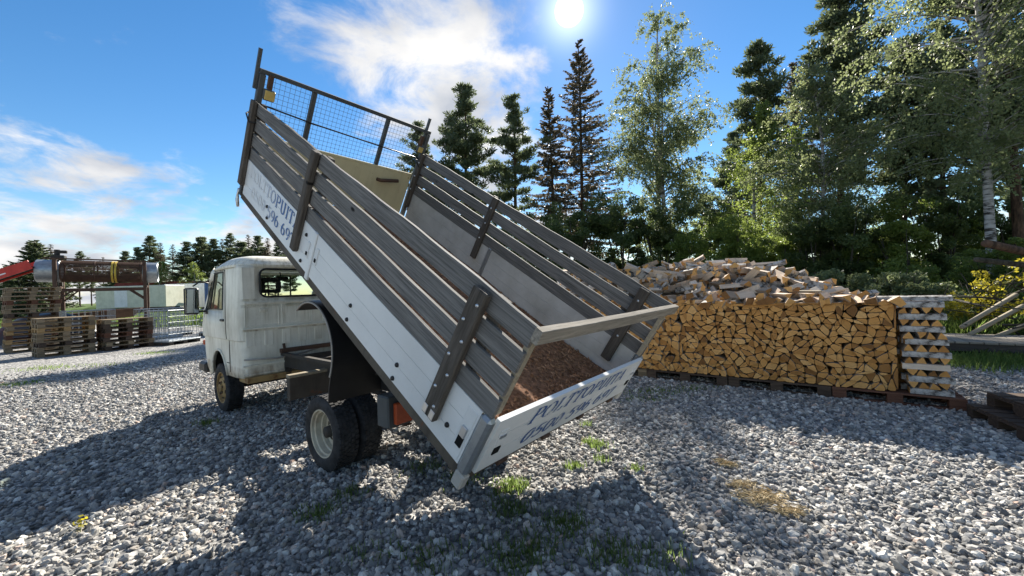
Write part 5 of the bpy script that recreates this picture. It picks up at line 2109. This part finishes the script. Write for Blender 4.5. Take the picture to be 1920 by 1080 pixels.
MB().tube([(XRE - .018, .92, .80), (XRE - .03, .55, .77), (XRE - .045, .2, .80), (XRE - .03, -.2, .88), (XRE - .03, -.7, .93)], .012, 6).build('cable', ['hose'], cab, True)
MB().box(XRE - .05, 2.35, -.90, .90, .50, .575, 0, None, .006).build('cab_sill', ['rim_rust'], cab)
MB().box(2.13, 3.80, -.86, .86, .575, .62, 0).build('cab_floor', ['chassis_black'], cab)
# roof with gutter lip
rf_ = MB()
levels = [(1.970, .022), (1.998, .024), (2.035, -.005), (2.075, -.035), (2.105, -.09), (2.125, -.19), (2.137, -.38)]
N_ = 44
for (z, o_) in levels:
    x0_, x1_ = XRE - o_, 3.24 + o_ * 1.2
    w = .938 + o_
    rr = max(.05, .13 + o_ * .3)
    for k in range(N_):
        t = 2 * math.pi * k / N_
        # superellipse outline
        cx_, hx_ = (x0_ + x1_) / 2, (x1_ - x0_) / 2
        e = .28
        x = cx_ + hx_ * math.copysign(abs(math.cos(t)) ** e, math.cos(t))
        y = w * math.copysign(abs(math.sin(t)) ** e, math.sin(t))
        drop = -.16 * max(0, (x - 2.65) / .65) ** 1.6 * max(0, (z - 1.97)) / .16
        rf_.v.append((x, y, z + drop))
for l in range(len(levels) - 1):
    for k in range(N_):
        rf_.f.append((l * N_ + k, l * N_ + (k + 1) % N_, (l + 1) * N_ + (k + 1) % N_, (l + 1) * N_ + k))
rf_.f.append(tuple((len(levels) - 1) * N_ + k for k in range(N_)))
rf_.f.append(tuple(range(N_))[::-1])
rf_.m = [0] * len(rf_.f)
rf_.t = [.5] * len(rf_.f)
ro = rf_.build('roof', ['cab_white'], cab)
smooth_by_angle(ro, 30)
# inside
for s in (-1, 1):
    so = MB().box(2.36, 2.50, s * .48 - .24, s * .48 + .24, .95, 1.56, 0, None, .04).box(2.42, 2.90, s * .48 - .24, s * .48 + .24, .85, .98, 0, None, .04).build('seat', ['seat_fabric'], cab)
    hr = MB().box(2.38, 2.47, s * .48 - .125, s * .48 + .125, 1.63, 1.68, 0, None, .02).box(2.38, 2.47, s * .48 - .125, s * .48 + .125, 1.78, 1.84, 0, None, .02)
    hr.box(2.38, 2.47, s * .48 - .125, s * .48 - .075, 1.66, 1.80, 0, None, .015).box(2.38, 2.47, s * .48 + .075, s * .48 + .125, 1.66, 1.80, 0, None, .015)
    hr.tube([(2.43, s * .48 - .06, 1.53), (2.43, s * .48 - .06, 1.65)], .008, 6).tube([(2.43, s * .48 + .06, 1.53), (2.43, s * .48 + .06, 1.65)], .008, 6)
    hr.build('headrest', ['seat_fabric'], cab)
MB().box(3.10, 3.12, -.02, .18, 1.83, 1.885, 0, None, .008).tube([(3.12, .08, 1.88), (3.16, .08, 1.96)], .008, 6).build('rear_view_mirror', ['seat_fabric'], cab)
MB().box(3.35, 3.74, -.85, .85, 1.10, 1.38, 0, None, .05).build('dashboard', ['seat_fabric'], cab)
MB().lathe([(.19 + .014 * math.cos(t), .014 * math.sin(t)) for t in np.linspace(0, 2 * math.pi, 8)], 24).tube([(-.19, 0, 0), (.19, 0, 0)], .012, 6).tube([(0, 0, 0), (0, .25, -.02)], .02, 6).build('steering_wheel', ['black_plastic'], cab, True, (3.22, .42, 1.35), (0, R_(0), R_(-90)))

# ------------------------------------------------------------------ left-hand yard
def wire_cage(loc, rz, label):
    r = thing('wire_cage', label, 'cage', loc, rz, 'wire cages behind the pallet stacks')
    w, d, h = 1.2, 1.0, 1.0
    MB().box(-.6, .6, -.5, .5, .10, .15, 0, None, .01).build('tray', ['galvanised'], r)
    for x in (-.5, 0, .5):
        MB().box(x - .07, x + .07, -.5, .5, 0, .10, 0, None, .005).build('skid', ['chassis_black'], r)
    g = MB()
    z0 = .15
    for z in np.linspace(z0 + .02, z0 + h - .02, 6):
        t = .0075 if z < z0 + h - .1 else .013
        g.tube([(-.59, -.49, z), (.59, -.49, z), (.59, .49, z), (-.59, .49, z), (-.59, -.49, z), (-.3, -.49, z)], t, 5, cap=False)
    for k in range(9):
        x = -.59 + 1.18 * k / 8
        for y in (-.49, .49):
            g.tube([(x, y, z0), (x, y, z0 + h)], .0065, 5)
    for k in range(1, 7):
        y = -.49 + .98 * k / 7
        for x in (-.59, .59):
            g.tube([(x, y, z0), (x, y, z0 + h)], .0065, 5)
    g.build('wire_grid', ['galvanised'], r)
    return r


wire_cage((-12.35, 14.15, 0), R_(82), 'wire cage beside the truck cab, right of the dark pallet stack').scale = (1, 1, 1.08)
wire_cage((-14.0, 15.4, 0), R_(60), 'wire cage standing behind the dark seven-high pallet stack').scale = (1, 1, 1.12)
wire_cage((-15.0, 13.75, 0), R_(58), 'wire cage standing behind the eight-high pallet stack').scale = (1, 1, 1.16)
wire_cage((-13.0, 17.3, 0), R_(85), 'wire cage half hidden behind the truck mirror')
wire_cage((-15.3, 17.4, 0), R_(70), 'wire cage in the back row below the drum')

# firewood cleaning drum on its rusty frame
DA, DB = Vector((-20.4, 17.0, 3.08)), Vector((-17.7, 19.2, 2.93))
DL = (DB - DA).length * 1.12
drum = thing('cleaning_drum', 'long slatted steel drum on a rusty frame above the pallets', 'drum', ((DA.x + DB.x) / 2, (DA.y + DB.y) / 2, 0), math.atan2(DB.y - DA.y, DB.x - DA.x))
h2 = DL / 2
zc = 3.0
Mz = Matrix.Translation((0, 0, zc)) @ Matrix.Rotation(R_(1.2), 4, 'Y') @ Matrix.Rotation(R_(-90), 4, 'Z')
for (a, b) in ((-h2, -h2 + .72), (h2 - .55, h2)):
    o = MB().lathe([(.47, a), (.49, a + .02), (.49, b - .02), (.47, b), (.45, b - .02), (.45, a + .02)], 32, 0, Mz, True).build('drum_end', ['galvanised'], drum)
    smooth_by_angle(o, 40)
bars = MB()
for k in range(44):
    t = 2 * math.pi * k / 44
    M = Mz @ Matrix.Rotation(t, 4, 'Y')
    bars.box(.445, .475, -h2 + .7, h2 - .54, -.014, .014, 0, M)
tag(bars.build('drum_bars', ['rusty_steel'], drum), kind='stuff')
for a in (.35, .46):
    MB().lathe([(.478, a), (.50, a), (.50, a + .07), (.478, a + .07)], 32, 0, Mz, True).build('hoop', ['yellow_band'], drum)
for a in (-h2 + .72, -.2, h2 - .62):
    MB().lathe([(.42, a), (.485, a), (.485, a + .04), (.42, a + .04)], 32, 0, Mz, True).build('hoop', ['rusty_steel'], drum)
for x in (-h2 + .62, h2 - .45):
    for y in (-.62, .62):
        MB().box(x - .06, x + .06, y - .06, y + .06, 0, 3.56 if x < 0 else 3.46, 0).build('post', ['rusty_steel'], drum)
for y in (-.62, .62):
    MB().box(-h2 + .69, h2 - .52, y - .04, y + .04, 2.12, 2.24).build('beam', ['rusty_steel'], drum)
    MB().add([(-h2 + .3, y - .04, 3.52), (-h2 + .3, y + .04, 3.52), (-h2 + .3, y + .04, 3.58), (-h2 + .3, y - .04, 3.58), (h2 - .3, y - .04, 3.44), (h2 - .3, y + .04, 3.44), (h2 - .3, y + .04, 3.50), (h2 - .3, y - .04, 3.50)], [(0, 1, 2, 3), (4, 5, 6, 7), (0, 1, 5, 4), (1, 2, 6, 5), (2, 3, 7, 6), (3, 0, 4, 7)]).build('beam', ['rusty_steel'], drum)
    for (xa, xb) in ((-h2 + .62, -h2 + 1.1), (-h2 + .62, -h2 + .2), (h2 - .45, h2 - 1.0)):
        MB().tube([(xa, y, 1.65), (xb, y, 2.14)], .035, 6).build('brace', ['rusty_steel'], drum)
for x in (-h2 + .62, h2 - .45):
    MB().box(x - .04, x + .04, -.56, .56, 2.25, 2.35).build('cross_member', ['rusty_steel'], drum)
    for y in (-.35, .35):
        MB().lathe([(0, -.06), (.10, -.06), (.10, .06), (0, .06)], 14, 0, Matrix.Translation((x, y, 2.46)) @ Matrix.Rotation(R_(90), 4, 'Z')).build('roller', ['chassis_black'], drum)
ct = MB()
ct.add([(-h2 + .8, -.8, 1.10), (h2 - .6, -.8, 1.28), (h2 - .9, -.2, .85), (-h2 + .9, -.2, .72), (-h2 + .8, .8, 1.12), (h2 - .6, .8, 1.28)], [(0, 1, 2, 3), (3, 2, 5, 4)])
ct.build('collecting_chute', ['rusty_steel'], drum)
MB().box(-h2 + .45, -h2 + .85, -.25, .25, 3.58, 3.72, 0, None, .02).tube([(-h2 + .6, 0, 3.7), (-h2 + .6, 0, 3.98)], .09, 10).box(-h2 + .52, -h2 + .9, -.08, .08, 3.82, 3.95, 0, None, .02).build('motor', ['chassis_black'], drum)

# red conveyor feeding the drum
cv = thing('conveyor', 'red inclined conveyor trough leading up to the drum', 'conveyor', (-22.4, 15.7, 0), math.atan2(1.1, 2.6))
a_, b_ = Vector((-2.6, 0, .95)), Vector((2.35, 0, 3.12))
d_ = (b_ - a_).normalized()
Mc = Matrix.Translation(a_) @ Matrix.Rotation(-math.asin(d_.z), 4, 'Y')
ln = (b_ - a_).length
for s in (-1, 1):
    MB().box(0, ln, s * .26 - .02, s * .26 + .02, -.02, .36, 0, Mc).build('side_plate', ['red_paint'], cv)
MB().box(0, ln, -.24, .24, .05, .08, 0, Mc).build('belt', ['rubber'], cv)
MB().box(3.1, 4.3, -.285, -.2805, .20, .23, 0, Mc).box(3.2, 4.6, -.285, -.2805, .10, .15, 0, Mc).build('white_marking', ['white_plastic'], cv)
for x in (.7, 3.3):
    p = Mc @ Vector((x, 0, 0))
    for s in (-1, 1):
        MB().box(p.x - .04, p.x + .04, s * .26 - .04, s * .26 + .04, 0, p.z).build('leg', ['red_paint'], cv)

# containers and buildings far behind
c1_ = thing('container', 'plain white box container beside the truck cab', 'container', (-33.9, 41.5, 0), R_(4))
MB().box(-2.1, 2.1, -1.2, 1.2, .75, 3.25, 0, None, .03).build('box', ['container_white'], c1_)
for x in (-1.6, 1.6):
    MB().box(x - .15, x + .15, -1.1, 1.1, 0, .745).build('support', ['chassis_black'], c1_)
for k in range(12):
    MB().box(-2.0 + k * .35, -1.86 + k * .35, -1.225, -1.201, .85, 3.15).build('corrugation', ['container_white'], c1_)
c3_ = thing('container', 'blue container showing behind the truck mirror', 'container', (-30.6, 41.0, 0), R_(4))
MB().box(-.9, .9, -1.2, 1.2, .2, 3.2, 0, None, .03).build('box', ['blue_paint'], c3_)
for k in range(5):
    MB().box(-.8 + k * .36, -.66 + k * .36, -1.225, -1.201, .3, 3.1).build('corrugation', ['blue_paint'], c3_)
MB().box(-.85, .85, -1.15, 1.15, 0, .2).build('support', ['chassis_black'], c3_)
c2_ = thing('trailer', 'cream box trailer on wheels behind the rusty drum', 'trailer', (-34.7, 36.5, 0), R_(6))
MB().box(-2.9, 2.9, -1.2, 1.2, 1.0, 3.0, 0, None, .03).build('box', ['trailer_cream'], c2_)
MB().box(-2.9, 2.9, -.5, .5, .7, .995).build('frame', ['chassis_black'], c2_)
for x in (-1.6, .9, 2.0):
    for s in (-1, 1):
        MB().lathe([(0, -.13), (.36, -.12), (.46, -.08), (.46, .08), (.36, .12), (0, .13)], 20).build('wheel', ['rubber'], c2_, True, (x, s * 1.0, .46))
MB().box(-1.35, -.3, -1.215, -1.201, 1.1, 2.7).build('door', ['container_white'], c2_)
barn = thing('barn', 'low red barn roof behind the cream trailer', 'barn', (-52, 60, 0), R_(8))
MB().box(-6, 6, -3, 3, 0, 2.2).build('wall', ['barn_red'], barn)
MB().prism([(-7.0, 2.0), (7.0, 2.0), (5.2, 4.3), (-5.2, 4.3)], -3.6, 3.6).build('roof', ['barn_red'], barn)
# black tarp-covered mound behind the tall pallets
mo = MB()
for j in range(7):
    for i in range(9):
        x, y = -1.8 + i * .45, -1.0 + j * .33
        q = max(0, 1 - (x / 1.8) ** 2) * max(0, 1 - (y / 1.0) ** 2)
        mo.v.append((x, y, 1.25 * q ** .5 + .06 * math.sin(5 * x + 3 * y) * q))
mo.f = [(j * 9 + i, j * 9 + i + 1, (j + 1) * 9 + i + 1, (j + 1) * 9 + i) for j in range(6) for i in range(8)]
mo.m = [0] * len(mo.f)
mo.t = [.5] * len(mo.f)
o = mo.build('covered_mound', ['black_plastic'], None, True, (-19.5, 16.4, 0))
tag(o, 'black sheet-covered mound behind the tallest pallet stack', 'mound')
# earth bank behind the drum
mo = MB()
for j in range(9):
    for i in range(25):
        x, y = -13 + i * 1.08, -3 + j * .75
        q = max(0, 1 - (x / 13) ** 4) * max(0, 1 - (y / 3.0) ** 2)
        mo.v.append((x, y, 1.5 * q + .15 * math.sin(1.7 * x + y) * q - .01))
mo.f = [(j * 25 + i, j * 25 + i + 1, (j + 1) * 25 + i + 1, (j + 1) * 25 + i) for j in range(8) for i in range(24)]
mo.m = [0] * len(mo.f)
mo.t = [.5] * len(mo.f)
plain('bank_grass', (0.10, 0.15, 0.035), .9, vary=.5, scale=1.5)
o = mo.build('grass_bank', ['bank_grass'], None, True, (-40, 45, 0), (0, 0, .1))
tag(o, 'grassy earth bank behind the drum', kind='structure')
